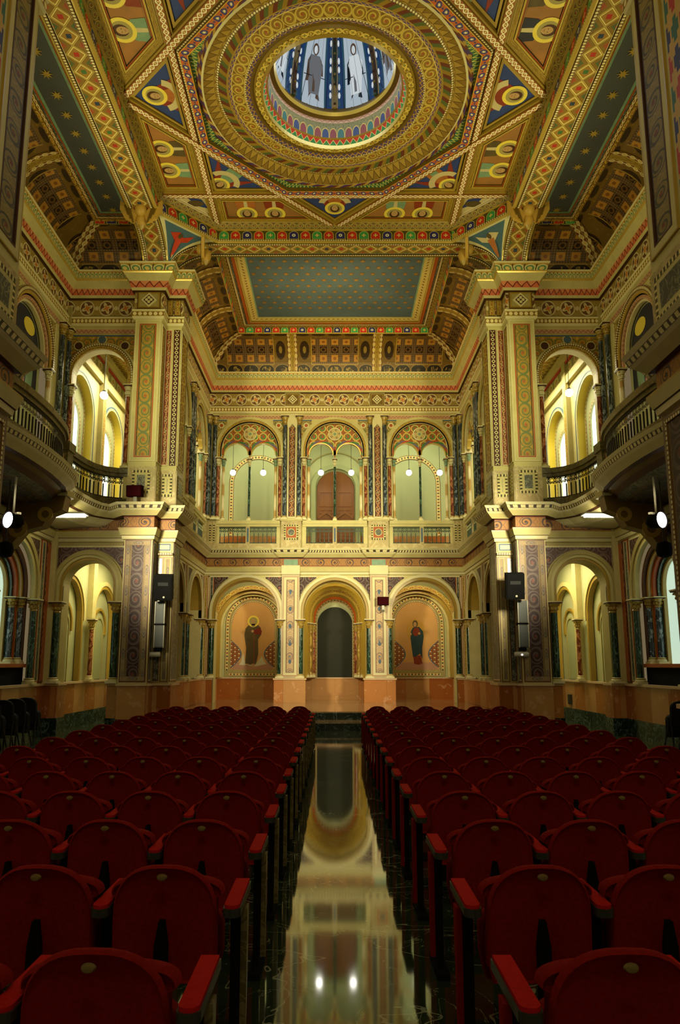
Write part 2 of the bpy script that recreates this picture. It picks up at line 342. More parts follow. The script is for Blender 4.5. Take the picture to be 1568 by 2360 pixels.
mat('cherub', col='#c09a44', rough=.45, var=.2, vs=9); mat('dull_scroll', p_scroll('#8a7650', '#5c5248', '#9a8458', '#5a5a70', .5, .26, '#7a6038', .08))
mat('blue_strip', col='#505454', var=.2, vs=1)
mat('stripe_brown', col='#5c2a14', rough=.4, var=.25, vs=5)
# ---------------------------------------------------------------- mesh builder
class MB:
    def __init__(s): s.v = []; s.f = []; s.m = []; s.uv = []; s.ms = []
    def mi(s, m):
        if m not in s.ms: s.ms.append(m)
        return s.ms.index(m)
    def face(s, pts, m, uvs=None):
        b = len(s.v); s.v += [tuple(p) for p in pts]; s.f.append(list(range(b, b + len(pts)))); s.m.append(s.mi(m))
        if uvs is None:
            p0 = Vector(pts[0]); n = (Vector(pts[1]) - p0).cross(Vector(pts[2]) - p0)
            ax = max(range(3), key=lambda i: abs(n[i])); a, bb = [(1, 2), (0, 2), (0, 1)][ax]
            uvs = [(p[a], p[bb]) for p in pts]
        s.uv.append(uvs)
    def quad(s, F, u0, u1, v0, v1, d, m, hor=True, nu=1):
        for k in range(nu):
            a = u0 + (u1 - u0) * k / nu; b = u0 + (u1 - u0) * (k + 1) / nu
            P = [F(a, v0, d), F(b, v0, d), F(b, v1, d), F(a, v1, d)]
            if hor is None: uv = None
            elif hor: uv = [(a, 0), (b, 0), (b, 1), (a, 1)]
            else: uv = [(v0, (a-u0)/(u1-u0)), (v0, (b-u0)/(u1-u0)), (v1, (b-u0)/(u1-u0)), (v1, (a-u0)/(u1-u0))]
            s.face(P, m, uv)
    def slab(s, F, u0, u1, v0, v1, d0, d1, m, hor=None, side=None, nu=1):
        sd = side or m
        s.quad(F, u0, u1, v0, v1, d1, m, hor, nu)
        s.face([F(u0, v0, d0), F(u0, v0, d1), F(u0, v1, d1), F(u0, v1, d0)], sd); s.face([F(u1, v0, d0), F(u1, v0, d1), F(u1, v1, d1), F(u1, v1, d0)], sd)
        for k in range(nu):
            a = u0 + (u1 - u0) * k / nu; b = u0 + (u1 - u0) * (k + 1) / nu
            s.face([F(a, v0, d0), F(b, v0, d0), F(b, v0, d1), F(a, v0, d1)], sd); s.face([F(a, v1, d0), F(b, v1, d0), F(b, v1, d1), F(a, v1, d1)], sd)
    def box(s, x0, x1, y0, y1, z0, z1, m):
        F = lambda u, v, d: (u, d, v)
        s.slab(F, x0, x1, z0, z1, y0, y1, m); s.quad(F, x0, x1, z0, z1, y0, m, None)
    def poly(s, F, pts, d, m): s.face([F(p[0], p[1], d) for p in pts], m, [(p[0], p[1]) for p in pts])
    def prism(s, F, pts, d0, d1, m, side=None, back=True):
        s.poly(F, pts, d1, m); n = len(pts)
        if back: s.poly(F, pts, d0, m)
        for i in range(n):
            a, b = pts[i], pts[(i + 1) % n]
            s.face([F(a[0], a[1], d0), F(b[0], b[1], d0), F(b[0], b[1], d1), F(a[0], a[1], d1)], side or m)
    def disc(s, F, cu, cv, r, d, m, n=20, ru=None):
        s.poly(F, [(cu + (ru or r) * math.cos(2*PI*k/n), cv + r * math.sin(2*PI*k/n)) for k in range(n)], d, m)
    def ring(s, F, cu, cv, r0, r1, d, m, a0=0, a1=2*PI, n=32, d0=None):
        for k in range(n):
            a = a0 + (a1 - a0) * k / n; b = a0 + (a1 - a0) * (k + 1) / n; rm = (r0 + r1) / 2
            def p(r, t, dd=d): return F(cu + r * math.cos(t), cv + r * math.sin(t), dd)
            s.face([p(r0, a), p(r0, b), p(r1, b), p(r1, a)], m, [(a*rm, 0), (b*rm, 0), (b*rm, 1), (a*rm, 1)])
            if d0 is not None:
                s.face([p(r0, a), p(r0, b), p(r0, b, d0), p(r0, a, d0)], m, [(a*rm, 0), (b*rm, 0), (b*rm, 1), (a*rm, 1)])
                s.face([p(r1, a), p(r1, b), p(r1, b, d0), p(r1, a, d0)], m, [(a*rm, 0), (b*rm, 0), (b*rm, 1), (a*rm, 1)])
    def archi(s, F, cu, vs, r0, r1, d0, d1, m, vb=None, n=26):
        """archivolt with optional straight jambs down to vb"""
        s.ring(F, cu, vs, r0, r1, d1, m, 0, PI, n, d0)
        if vb is not None:
            for sg in (-1, 1):
                s.slab(F, min(cu+sg*r0, cu+sg*r1), max(cu+sg*r0, cu+sg*r1), vb, vs, d0, d1, m, False)
    def soffit(s, F, cu, vs, r, vb, d0, d1, m, n=26, jm=None):
        L = abs(d1 - d0)
        for k in range(n):
            a = PI * k / n; b = PI * (k + 1) / n
            P = lambda t, d: F(cu + r * math.cos(t), vs + r * math.sin(t), d)
            s.face([P(a, d0), P(b, d0), P(b, d1), P(a, d1)], m, [(a*r, 0), (b*r, 0), (b*r, 1), (a*r, 1)])
        for sg in (-1, 1):
            s.face([F(cu+sg*r, vb, d0), F(cu+sg*r, vs, d0), F(cu+sg*r, vs, d1), F(cu+sg*r, vb, d1)], jm or m, [(vb, 0), (vs, 0), (vs, 1), (vb, 1)])
    def archwall(s, F, u0, u1, v0, v1, ops, m, d=0, n=24):
        """flat wall with round-headed openings (cu, r, vb, vs)"""
        cur = u0
        for cu, r, vb, vs in sorted(ops):
            if cu - r > cur + 1e-6: s.quad(F, cur, cu - r, v0, v1, d, m, None)
            if vb > v0 + 1e-6: s.quad(F, cu - r, cu + r, v0, vb, d, m, None)
            for k in range(n):
                a = -math.cos(PI * k / n) * r; b = -math.cos(PI * (k + 1) / n) * r
                ha = vs + math.sqrt(max(0, r*r - a*a)); hb = vs + math.sqrt(max(0, r*r - b*b))
                s.face([F(cu+a, ha, d), F(cu+b, hb, d), F(cu+b, v1, d), F(cu+a, v1, d)], m)
            cur = cu + r
        if u1 > cur + 1e-6: s.quad(F, cur, u1, v0, v1, d, m, None)
    def sweep(s, path, prof, closed=False):
        """path: plan points (x, y) with the room on the left hand... profile: (offset to the left, height, material of the segment up to the next point)"""
        n = len(path); P = [Vector((p[0], p[1])) for p in path]; offs = []
        for i in range(n):
            def nrm(a, b): d = (P[b] - P[a]).normalized(); return Vector((-d.y, d.x))
            if closed or 0 < i < n - 1:
                n1 = nrm((i-1) % n, i); n2 = nrm(i, (i+1) % n); q = n1 + n2; offs.append(q / max(.15, (1 + n1.dot(n2))))
            else: offs.append(nrm(0, 1) if i == 0 else nrm(n-2, n-1))
        rng = range(n if closed else n - 1)
        for j in range(len(prof) - 1):
            o0, h0, m = prof[j]; o1, h1, _ = prof[j+1]
            if m is None: continue
            acc = 0
            for i in rng:
                k = (i + 1) % n; L = (P[k] - P[i]).length
                a0 = P[i] + offs[i]*o0; a1 = P[i] + offs[i]*o1; b0 = P[k] + offs[k]*o0; b1 = P[k] + offs[k]*o1
                s.face([(a0.x, a0.y, Z(h0)), (b0.x, b0.y, Z(h0)), (b1.x, b1.y, Z(h1)), (a1.x, a1.y, Z(h1))], m, [(acc, 0), (acc+L, 0), (acc+L, 1), (acc, 1)])
                acc += L
    def lathe(s, c, prof, n=24, a0=0, a1=2*PI, pz=1):
        for j in range(len(prof) - 1):
            r0, z0, m = prof[j]; r1, z1, _ = prof[j+1]
            if m is None: continue
            rm = max(r0, r1)
            for k in range(n):
                a = a0 + (a1-a0)*k/n; b = a0 + (a1-a0)*(k+1)/n
                P = lambda r, z, t: (c[0] + r*math.cos(t), c[1] + r*math.sin(t), c[2] + z)
                s.face([P(r0, z0, a), P(r0, z0, b), P(r1, z1, b), P(r1, z1, a)], m, [(a*rm, 0), (b*rm, 0), (b*rm, 1), (a*rm, 1)])
    def tube(s, pts, r, m, n=8):
        for i in range(len(pts) - 1):
            a, b = Vector(pts[i]), Vector(pts[i+1]); d = (b - a).normalized(); x = d.orthogonal().normalized(); y = d.cross(x)
            for k in range(n):
                t, t2 = 2*PI*k/n, 2*PI*(k+1)/n; o1 = (x*math.cos(t)+y*math.sin(t))*r; o2 = (x*math.cos(t2)+y*math.sin(t2))*r
                s.face([a+o1, a+o2, b+o2, b+o1], m)
            s.face([a + (x*math.cos(2*PI*k/n)+y*math.sin(2*PI*k/n))*r for k in range(n)], m); s.face([b + (x*math.cos(2*PI*k/n)+y*math.sin(2*PI*k/n))*r for k in range(n)], m)
    def ball(s, c, r, m, n=14, sz=1):
        s.lathe(c, [(r*math.sin(PI*j/n), -r*sz*math.cos(PI*j/n), m) for j in range(n+1)], n*2)
    def mesh(s, name, smooth=False, org=(0, 0, 0), weld=False):
        me = bpy.data.meshes.new(name); vs = [(a-org[0], b-org[1], c-org[2]) for a, b, c in s.v]; fs = s.f
        me.from_pydata(vs, [], fs)
        for m in s.ms: me.materials.append(MATS[m])
        me.polygons.foreach_set('material_index', s.m)
        ul = me.uv_layers.new(name='UVMap'); fl = [x for f in s.uv for p in f for x in (p[0], p[1])]; ul.data.foreach_set('uv', fl)
        if smooth or weld:
            import bmesh
            bm = bmesh.new(); bm.from_mesh(me); bmesh.ops.remove_doubles(bm, verts=bm.verts, dist=1e-5); bm.to_mesh(me); bm.free()
            if smooth:
                me.polygons.foreach_set('use_smooth', [True]*len(me.polygons)); me.set_sharp_from_angle(angle=math.radians(40))
        me.update(); return me
def fr(O, U, V, N):
    O, U, V, N = map(Vector, (O, U, V, N)); return lambda u, v, d: O + U*u + V*v + N*d
FAR = lambda y: fr((0, y, EYE), (1, 0, 0), (0, 0, 1), (0, -1, 0))           # faces the camera; v = height over the eye
SIDE = lambda s, x: fr((s*x, 0, EYE), (0, 1, 0), (0, 0, 1), (-s, 0, 0))      # faces the nave axis; u = depth
def put(o, label=None, cat=None, group=None, kind=None):
    if label: o['label'] = label
    if cat: o['category'] = cat
    if group: o['group'] = group
    if kind: o['kind'] = kind
    return o
def link(name, me, parent=None, loc=(0, 0, 0)):
    o = bpy.data.objects.new(name, me); COL.objects.link(o); o.location = loc
    if parent: o.parent = parent
    return o
def struct(name, mb, smooth=False): return put(link(name, mb.mesh(name, smooth)), kind='structure')
def empty(name, loc, label, cat, group=None, rz=0):
    o = bpy.data.objects.new(name, None); COL.objects.link(o); o.location = loc; o.rotation_euler.z = rz; return put(o, label, cat, group)
def single(name, mb, label, cat, group=None, loc=(0, 0, 0), smooth=False, rz=0):
    o = link(name, mb.mesh(name, smooth), None, loc); o.rotation_euler.z = rz; return put(o, label, cat, group)
TRIM = [0]
def trim(mb):
    TRIM[0] += 1; return struct('trim_%d' % TRIM[0], mb)
def copy_tree(o, parent=None):
    c = o.copy(); COL.objects.link(c)
    if parent: c.parent = parent
    for ch in list(o.children): copy_tree(ch, c)
    return c
# ---------------------------------------------------------------- plan
YL, YA, YF = 17.6, 17.2, 24.2
HALF = [(4.0, 5.4), (4.0, 8.4), (4.42, 8.4), (4.42, 8.8), (5.1, 8.8), (5.1, 8.4), (7.0, 8.4), (7.0, YL), (5.1, YL), (5.1, YA), (4.42, YA), (4.42, YL), (4.0, YL), (4.0, 18.4), (4.43, 18.4), (4.43, YF)]
mirror = lambda pts: pts + [(-x, y) for x, y in reversed(pts)]
BALC = [(5.1, 17.62), (5.45, 17.58), (5.72, 17.42), (5.92, 17.15), (6.02, 16.75), (6.06, 16.3), (6.08, 15.75), (6.06, 15.35), (5.94, 15.1), (5.74, 14.75), (5.6, 14.3), (5.52, 13.75), (5.47, 13.2), (5.46, 12.65), (5.47, 12.1), (5.52, 11.55), (5.6, 11.0), (5.74, 10.55), (5.94, 10.2), (6.06, 9.9), (6.06, 9.3), (5.8, 8.7), (5.1, 8.4)]
def rg(s, a, b): return (a, b) if s > 0 else (-b, -a)
NM = {-1: 'left', 1: 'right'}
# ---------------------------------------------------------------- ground
m = MB(); m.face([(-9, -3, 0), (9, -3, 0), (9, 28, 0), (-9, 28, 0)], 'floor_marble', [(-9, -3), (9, -3), (9, 28), (-9, 28)])
struct('floor', m)
st = empty('stage', (0, 19.6, 0), 'raised pale marble stage across the far end of the hall', 'stage')
def stage_part(name, x0, x1, y0, y1, z0, z1, mt, mf, parent):
    b = MB(); b.box(x0, x1, y0 - 19.6, y1 - 19.6, z0, z1, mt); F = lambda u, v, d: (u, y0 - 19.6 - d, v)
    b.quad(F, x0, x1, z0, z1 - .03, .004, mf, None); return link(name, b.mesh(name), parent)
stage_part('platform', -4.32, 4.32, 19.6, 24.04, 0, .42, 'stage_marble', 'plinth', st)
stage_part('step', -1.5, 1.5, 18.75, 19.6, 0, .21, 'stage_marble', 'plinth', st)
# ---------------------------------------------------------------- helper ornaments
def lines(mb, F, u0, u1, v0, v1, w, d, mt):
    mb.slab(F, u0, u1, v0, v0+w, 0, d, mt, True); mb.slab(F, u0, u1, v1-w, v1, 0, d, mt, True)
    mb.slab(F, u0, u0+w, v0+w, v1-w, 0, d, mt, False); mb.slab(F, u1-w, u1, v0+w, v1-w, 0, d, mt, False)
def vpanel(mb, F, u0, u1, v0, v1, specs):
    """nested vertical panel: specs = [(border width, material, raise)], last one fills"""
    for w, mt, d in specs:
        if w is None: mb.slab(F, u0, u1, v0, v1, 0, d, mt, False)
        else:
            lines(mb, F, u0, u1, v0, v1, w, d, mt); u0 += w; u1 -= w; v0 += w; v1 -= w
def spandrel(mb, F, cu, vs, r, hw, vt, d, mt, frame=None):
    n = 12
    for sg in (-1, 1):
        pts = []
        for k in range(n + 1):
            du = r * (.001 + .98 * k / n); du = min(du, r * .995)
            pts.append((cu + sg * du, vs + math.sqrt(r*r - du*du)))
        hwx = max(hw, r * .98)
        i0 = next(i for i, p in enumerate(pts) if p[1] < vt - .03)
        pl = [p for p in pts[i0:]] + [(cu + sg*hwx, pts[-1][1]), (cu + sg*hwx, vt), (pts[i0][0], vt)]
        mb.poly(F, pl, d, mt)
        if frame:
            mb.slab(F, min(cu+sg*hwx, cu+sg*(hwx+.04)), max(cu+sg*hwx, cu+sg*(hwx+.04)), pts[-1][1]-.15, vt+.04, 0, d+.012, frame); a, b = sorted((cu+sg*(hwx+.04), pts[i0][0]))
            mb.slab(F, a, b, vt, vt+.04, 0, d+.012, frame)
COLC = {}
def column(loc, r, h, mt, label, capm='gold', rz=0, caph=.3, sq=None, group=None):
    """h = full height, base to top of abacus"""
    key = (r, round(h, 2), mt, caph, capm)
    if key not in COLC:
        b = MB(); b.box(-r*1.7, r*1.7, -r*1.7, r*1.7, 0, .05, 'cream_pale'); b.lathe((0, 0, 0), [(r*1.6, .05, 'cream_pale'), (r*1.65, .08, 'cream_pale'), (r*1.3, .10, 'gold'), (r*1.4, .125, 'cream_pale'), (r, .14, 'cream_pale')], 16)
        s = MB(); s.lathe((0, 0, 0), [(r, .14, mt), (r*.99, h*.5, mt), (r*.93, h-caph, mt)], 16)
        c = MB(); z = h - caph
        c.lathe((0, 0, 0), [(r*.95, z, capm), (r*1.15, z+.02, capm), (r*.98, z+.04, 'brown_line'), (r*1.05, z+.05, capm), (r*1.3, z+caph*.45, 'gold_dark'), (r*1.25, z+caph*.5, capm), (r*1.7, z+caph*.78, 'cream_pale'), (r*1.75, z+caph*.8, 'cream_pale')], 16)
        for k in range(8):
            a = 2*PI*k/8; c.ball((r*1.25*math.cos(a), r*1.25*math.sin(a), z+caph*.38), r*.28, capm, 4, 1.5)
            if k % 2: c.ball((r*1.75*math.cos(a), r*1.75*math.sin(a), z+caph*.68), r*.3, 'gold_bright', 4)
        c.box(-r*1.85, r*1.85, -r*1.85, r*1.85, h-caph*.2, h-caph*.1, 'brown_line'); c.box(-r*2, r*2, -r*2, r*2, h-caph*.1, h, 'cream_pale')
        COLC[key] = (b.mesh('column_base', True), s.mesh('column_shaft', True), c.mesh('column_capital', True))
    e = empty('column', loc, label, 'column', group or 'engaged marble columns', rz)
    for n, me in zip(('base', 'shaft', 'capital'), COLC[key]): link(n, me, e)
    return e
def at(F, u, v, d): p = F(u, v, d); return (p[0], p[1], p[2])
# ---------------------------------------------------------------- piers
def pedestal_zone(mb, F, u0, u1):
    mb.slab(F, u0, u1, 3.86, 4.82, 0, .02, 'm_tan')
    w = u1 - u0; k = min(.12, w * .2)
    if w > .3: vpanel(mb, F, u0+k, u1-k, 4.14, 4.72, [(.06, 'tooth', .035), (.06, 'cream', .03), (None, 'm_grey', .03)])
def dado_zone(mb, F, u0, u1, v0=-1.65):
    if v0 < -1.3: mb.slab(F, u0, u1, v0, -1.25, 0, .09, 'plinth'); v0 = -1.25
    mb.slab(F, u0, u1, v0, -.49, 0, .06, 'dado'); mb.slab(F, u0-.02, u1+.02, -.49, -.44, 0, .1, 'dado_cap')
def pierface(mb, F, u0, u1, kind, v0=-1.65):
    w = u1 - u0
    mb.quad(F, u0, u1, -1.65, 10.2, 0, 'cream', None); dado_zone(mb, F, u0, u1, v0); pedestal_zone(mb, F, u0, u1)
    if kind == 'A':
        vpanel(mb, F, u0+.03, u1-.03, -.40, 2.98, [(.02, 'stripe_brown', .02), (.11, 'dull_scroll', .02), (None, 'panel_dark', .012)])
        vpanel(mb, F, u0+.02, u1-.02, 4.95, 8.68, [(.02, 'cream_pale', .03), (.09, 'cream', .02), (.02, 'red_paint', .03), (.015, 'gold', .03), (None, 'panel_scroll', .012)])
        vpanel(mb, F, u0+.04, u1-.04, 8.98, 9.44, [(.03, 'gold_dark', .05), (.03, 'gold', .06), (None, 'cream_dull', .045)])
        c = (u0+u1)/2; mb.prism(F, [(c-.2, 9.21), (c, 9.01), (c+.2, 9.21), (c, 9.41)], .03, .065, 'cream_pale'); mb.prism(F, [(c-.14, 9.21), (c, 9.07), (c+.14, 9.21), (c, 9.35)], .03, .07, 'brown_line')
        for a, b in ((-.06, 0), (.06, 0), (0, .06), (0, -.06)): mb.disc(F, c+a, 9.21+b, .04, .075, 'cream_pale', 10)
    elif kind == 'B':
        k = w*.46
        vpanel(mb, F, u0+.02, u0+k, -.40, 2.62, [(.015, 'cream_dull', .02), (.02, 'stripe_brown', .015), (None, 'm_grey', .01)])
        vpanel(mb, F, u0+k+.02, u1-.02, -.40, 2.62, [(.015, 'stripe_brown', .02), (.04, 'cream_dull', .02), (None, 'dull_scroll', .01)]); mb.slab(F, u0, u1, -.43, 2.64, 0, .006, 'cream_dull')
        mb.slab(F, u0, u1, 2.66, 2.72, 0, .06, 'bead_fine', True); vpanel(mb, F, u0+.03, u1-.03, 2.75, 2.98, [(.03, 'cream', .02), (.03, 'blue_grey', .02), (None, 'cream_pale', .02)])
        vpanel(mb, F, u0+.02, u0+k, 4.95, 8.6, [(.02, 'cream_pale', .03), (.015, 'red_paint', .02), (None, 'panel_ring', .012)])
        vpanel(mb, F, u0+k+.04, u1-.03, 4.95, 8.6, [(.015, 'brown_line', .02), (None, 'lozenge', .012)])
        vpanel(mb, F, u0+.03, u0+k, 8.98, 9.42, [(.02, 'gold_dark', .05), (.02, 'gold', .055), (None, 'vine_gold', .045)]); vpanel(mb, F, u0+k+.03, u1-.03, 8.98, 9.42, [(.02, 'gold_dark', .05), (None, 'vine_gold', .045)])
    elif kind == 'N':
        mb.slab(F, u0, u1, -.42, 2.97, 0, .01, 'stripe_brown'); vpanel(mb, F, 7.7, 8.34, -.38, 2.93, [(.03, 'dull_scroll', .03), (.05, 'bead_fine', .03), (None, 'panel_dark', .015)])
        vpanel(mb, F, 7.6, 8.32, 4.98, 12, [(.02, 'gold', .03), (.1, 'cream', .03), (.02, 'brown_line', .035), (None, 'dark_scroll', .012)])
        mb.slab(F, 6.2, 7.5, 4.98, 12, 0, .02, 'crosses', None)
    elif kind == 'S':
        mb.slab(F, u0, u1, -.43, 3.0, 0, .006, 'cream_dull'); vpanel(mb, F, u0+.04, u1-.04, -.4, 2.98, [(.02, 'stripe_brown', .02), (.03, 'stripe_pale', .02), (None, 'm_grey', .01)]); vpanel(mb, F, u0+.04, u1-.04, 4.95, 8.6, [(.03, 'cream_pale', .02), (.02, 'brown_line', .02), (None, 'vine_gold', .01)])
for s in (-1, 1):
    mb = MB()
    pierface(mb, FAR(YA), *rg(s, 4.42, 5.1), 'A')
    SF = FAR(YL); a, b = rg(s, 4.0, 4.42); pierface(mb, SF if s < 0 else fr((a+b, YL, EYE), (-1, 0, 0), (0, 0, 1), (0, -1, 0)), a, b, 'B')
    pierface(mb, SIDE(s, 4.42), YA, YL, 'S'); pierface(mb, SIDE(s, 4.0), YL, 18.4, 'S', -1.65)
    mb.quad(fr((s*5.1, 0, EYE), (0, 1, 0), (0, 0, 1), (s, 0, 0)), YA, YL, -1.65, 10.2, 0, 'cream', None); mb.quad(FAR(18.4), *rg(s, 4.0, 4.45), -1.65, 10.2, 0, 'cream', None)
    struct('wall_%s_far_pier' % NM[s], mb)
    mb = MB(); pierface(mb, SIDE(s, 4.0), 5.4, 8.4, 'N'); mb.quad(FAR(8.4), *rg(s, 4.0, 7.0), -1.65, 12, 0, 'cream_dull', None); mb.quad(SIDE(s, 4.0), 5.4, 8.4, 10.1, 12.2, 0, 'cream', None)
    struct('wall_%s_near_pier' % NM[s], mb)
# ---------------------------------------------------------------- entablatures
UP = [(0, 8.66, 'cream'), (.05, 8.70, 'cream_pale'), (.07, 8.76, 'bead_band'), (.07, 8.90, 'cream_pale'), (.09, 8.94, 'brown_line'), (.03, 8.95, 'frieze_up'), (.03, 9.45, 'brown_line'), (.09, 9.455, 'cream'), (.12, 9.52, 'red_zig'), (.16, 9.68, 'cream'), (.18, 9.72, 'cream'), (.28, 9.84, 'gold_bright'), (.30, 9.87, 'egg_band'), (.36, 10.06, 'cream_pale'), (.38, 10.10, 'cream'), (-.15, 10.12, None)]
LOW = [(0, 2.98, 'cream'), (.05, 3.0, 'cream_pale'), (.06, 3.08, 'brown_line'), (.08, 3.09, 'cream'), (.13, 3.24, 'gold'), (.13, 3.27, 'brown_line'), (.03, 3.28, 'frieze_low'), (.03, 3.56, None)]
LOWC = [(.0, 3.55, 'brown_line'), (.1, 3.57, 'cream'), (.22, 3.68, 'cream_pale'), (.26, 3.72, 'dentil'), (.29, 3.80, 'cream_pale'), (.33, 3.86, 'cream'), (-.6, 3.88, None)]
mb = MB(); mb.sweep(mirror(HALF), UP); trim(mb)
mb = MB(); mb.sweep(mirror(HALF), LOW); trim(mb)
HB = HALF[:5] + [(p[0], p[1]) for p in reversed(BALC)][1:-1] + HALF[9:]
FARJ = lambda d: [p for c in (1.485, -1.485) for p in ((c+.3, YF), (c+.3, YF-d), (c-.3, YF-d), (c-.3, YF))]
path = HB[:-0 or None]; full = path + FARJ(.1) + [(-x, y) for x, y in reversed(path)]
mb = MB(); mb.sweep(full, LOWC); trim(mb)
# pink painted band under the upper entablature
mb = MB()
mb.slab(FAR(YF), -4.3, 4.3, 8.5, 8.62, 0, .02, 'pink_band', True)
for s in (-1, 1):
    mb.slab(FAR(YL), *rg(s, 5.2, 6.75), 8.5, 8.62, 0, .02, 'pink_band', True); mb.slab(SIDE(s, 7.0), 8.6, 17.4, 8.5, 8.62, 0, .02, 'pink_band', True); mb.slab(SIDE(s, 4.43), 18.6, 24.1, 8.5, 8.62, 0, .02, 'pink_band', True)
trim(mb)
# ---------------------------------------------------------------- bays
def baluster_run(mb, F, u0, u1, v0=4.08, v1=4.64, mt='iron', d=0, p=.145):
    n = max(2, round((u1-u0)/p)); p = (u1-u0)/n; t = .012; mid = v0 + (v1-v0)*.62
    mb.slab(F, u0, u1, v0, v0+.03, d-t, d+t, mt, None, nu=n); mb.slab(F, u0, u1, v1-.03, v1, d-t, d+t, mt, None, nu=n)
    for k in range(n+1):
        u = u0 + k*p; mb.slab(F, u-.013, u+.013, v0, mid, d-t, d+t, mt)
    for k in range(n):
        c = u0 + (k+.5)*p; r = p/2
        m2 = 8
        for j in range(m2):   # pointed head of each light
            a, b = PI*j/m2, PI*(j+1)/m2; P = lambda q: (c - (r-.012)*math.cos(q), mid + (r-.012)*math.sin(q)*.9)
            (ax, ay), (bx, by) = P(a), P(b); top = mid + r*1.05
            mb.face([F(ax, ay, d), F(bx, by, d), F(bx, top, d), F(ax, top, d)], mt)
        y0, y1 = mid + r*1.02, v1 - .03; cy = (y0+y1)/2; rr = (y1-y0)/2
        mb.ring(F, c, cy, rr*.62, rr*.95, d, mt, 0, 2*PI, 10)
        for sg in (-1, 1):
            mb.face([F(c+sg*p/2, y0, d), F(c+sg*p/2*.45, y0, d), F(c+sg*p/2, cy, d)], mt); mb.face([F(c+sg*p/2, y1, d), F(c+sg*p/2*.45, y1, d), F(c+sg*p/2, cy, d)], mt)
def balustrade(F, u0, u1, label, group, posts=(), mt='iron', railm='cream'):
    o = at(F, u0, 3.88, 0); e = empty('balustrade', o, label, 'balustrade', group)
    b = MB(); b.slab(F, u0, u1, 3.87, 4.07, -.08, .03, 'm_tan', None, nu=1); link('base', b.mesh('base', org=o), e)
    b = MB(); b.slab(F, u0, u1, 4.65, 4.74, -.1, .05, railm); b.slab(F, u0, u1, 4.74, 4.86, -.14, .09, railm); link('rail', b.mesh('rail', org=o), e)
    edges = [u0] + list(posts) + [u1]
    for i in range(len(edges)-1):
        a = edges[i] + (.06 if i else 0); c = edges[i+1] - (.06 if i < len(edges)-2 else 0)
        b = MB(); baluster_run(b, F, a, c, mt=mt, d=-.03); link('lattice_panel', b.mesh('lattice_panel', org=o), e)
    for p in posts:
        b = MB(); b.slab(F, p-.07, p+.07, 4.07, 4.65, -.09, .04, 'm_tan'); b.slab(F, p-.03, p+.03, 4.12, 4.6, .04, .045, 'blue_grey'); link('post', b.mesh('post', org=o), e)
def upper_bay(mb, F, cu, where, grp, sub=True, cols=True, light=None):
    """two-light arcade bay"""
    mb.archi(F, cu, 7.38, 1.09, 1.18, -.02, .07, 'cream', 7.1); mb.archi(F, cu, 7.38, 1.02, 1.09, -.05, .03, 'vine_gold', 7.1); mb.archi(F, cu, 7.38, .97, 1.02, -.08, .0, 'cream_pale', 7.1)
    mb.soffit(F, cu, 7.38, .98, 7.1, 0, -.35, 'cream_pale')
    spandrel(mb, F, cu, 7.38, 1.24, 1.2, 8.42, .012, 'span_leaf', 'blue_grey')
    for sg in (-1, 1):
        mb.ring(F, cu+sg*1.0, 8.26, .06, .1, .02, 'cream_pale', n=14); mb.disc(F, cu+sg*1.0, 8.26, .06, .02, 'stripe_o', 12)
        mb.slab(F, cu+sg*1.09-.09, cu+sg*1.09+.09, 4.9, 7.1, -.3, -.02, 'cream')   # jamb behind columns
    if sub:
        G = lambda u, v, d: F(u, v, d-.12); n = 40; R = .98
        for k in range(n):
            a, b = -R + 2*R*k/n, -R + 2*R*(k+1)/n
            def lo(u):
                x = abs(u) - .48
                return 7.22 + math.sqrt(max(0, .44**2 - x*x)) if abs(x) < .44 else 7.1
            hi = lambda u: 7.38 + math.sqrt(max(0, R*R - u*u))
            mb.face([G(cu+a, lo(a), 0), G(cu+b, lo(b), 0), G(cu+b, hi(b), 0), G(cu+a, hi(a), 0)], 'leaf_gold' if 0 else 'vein_tym', [(a, lo(a)), (b, lo(b)), (b, hi(b)), (a, hi(a))])
        for sg in (-1, 1):
            mb.archi(G, cu+sg*.48, 7.22, .44, .53, -.1, .03, 'arch_multi', None, 18); mb.archi(G, cu+sg*.48, 7.22, .41, .44, -.1, .05, 'gold_bright', None, 18)
        mb.ring(G, cu, 7.98, .19, .235, .04, 'cream_pale', n=24, d0=0); mb.ring(G, cu, 7.98, .12, .19, .03, 'arc_band', n=20); mb.disc(G, cu, 7.98, .12, .035, 'cream', 16); mb.disc(G, cu, 7.98, .05, .04, 'robe_green', 8)
    if cols:
        for sg in (-1, 1):
            sd = ('left' if sg < 0 else 'right')
            column(at(F, cu+sg*1.07, 4.88, .0), .06, 2.22, 'm_red', 'slim red marble jamb column on the %s of %s' % (sd, where), 'cream_pale')
            column(at(F, cu+sg*.91, 4.88, -.12), .05, 2.22, 'patt_col', 'patterned pale colonette inside the %s jamb of %s' % (sd, where), 'robe_green')
        if sub: column(at(F, cu, 4.88, -.12), .042, 2.22, 'm_green', 'thin green colonette dividing the two lights of %s' % where, 'cream_pale')
def mk_extra():
    mat('arch_multi', p_feather(['#4a8048', '#b8542c', '#6a6488']))
mk_extra()
def blue_pair(F, u, where, d=.06):
    column(at(F, u, 4.88, d), .07, 3.72, 'm_blue', 'tall blue-black marble column %s' % where, 'gold', caph=.34)
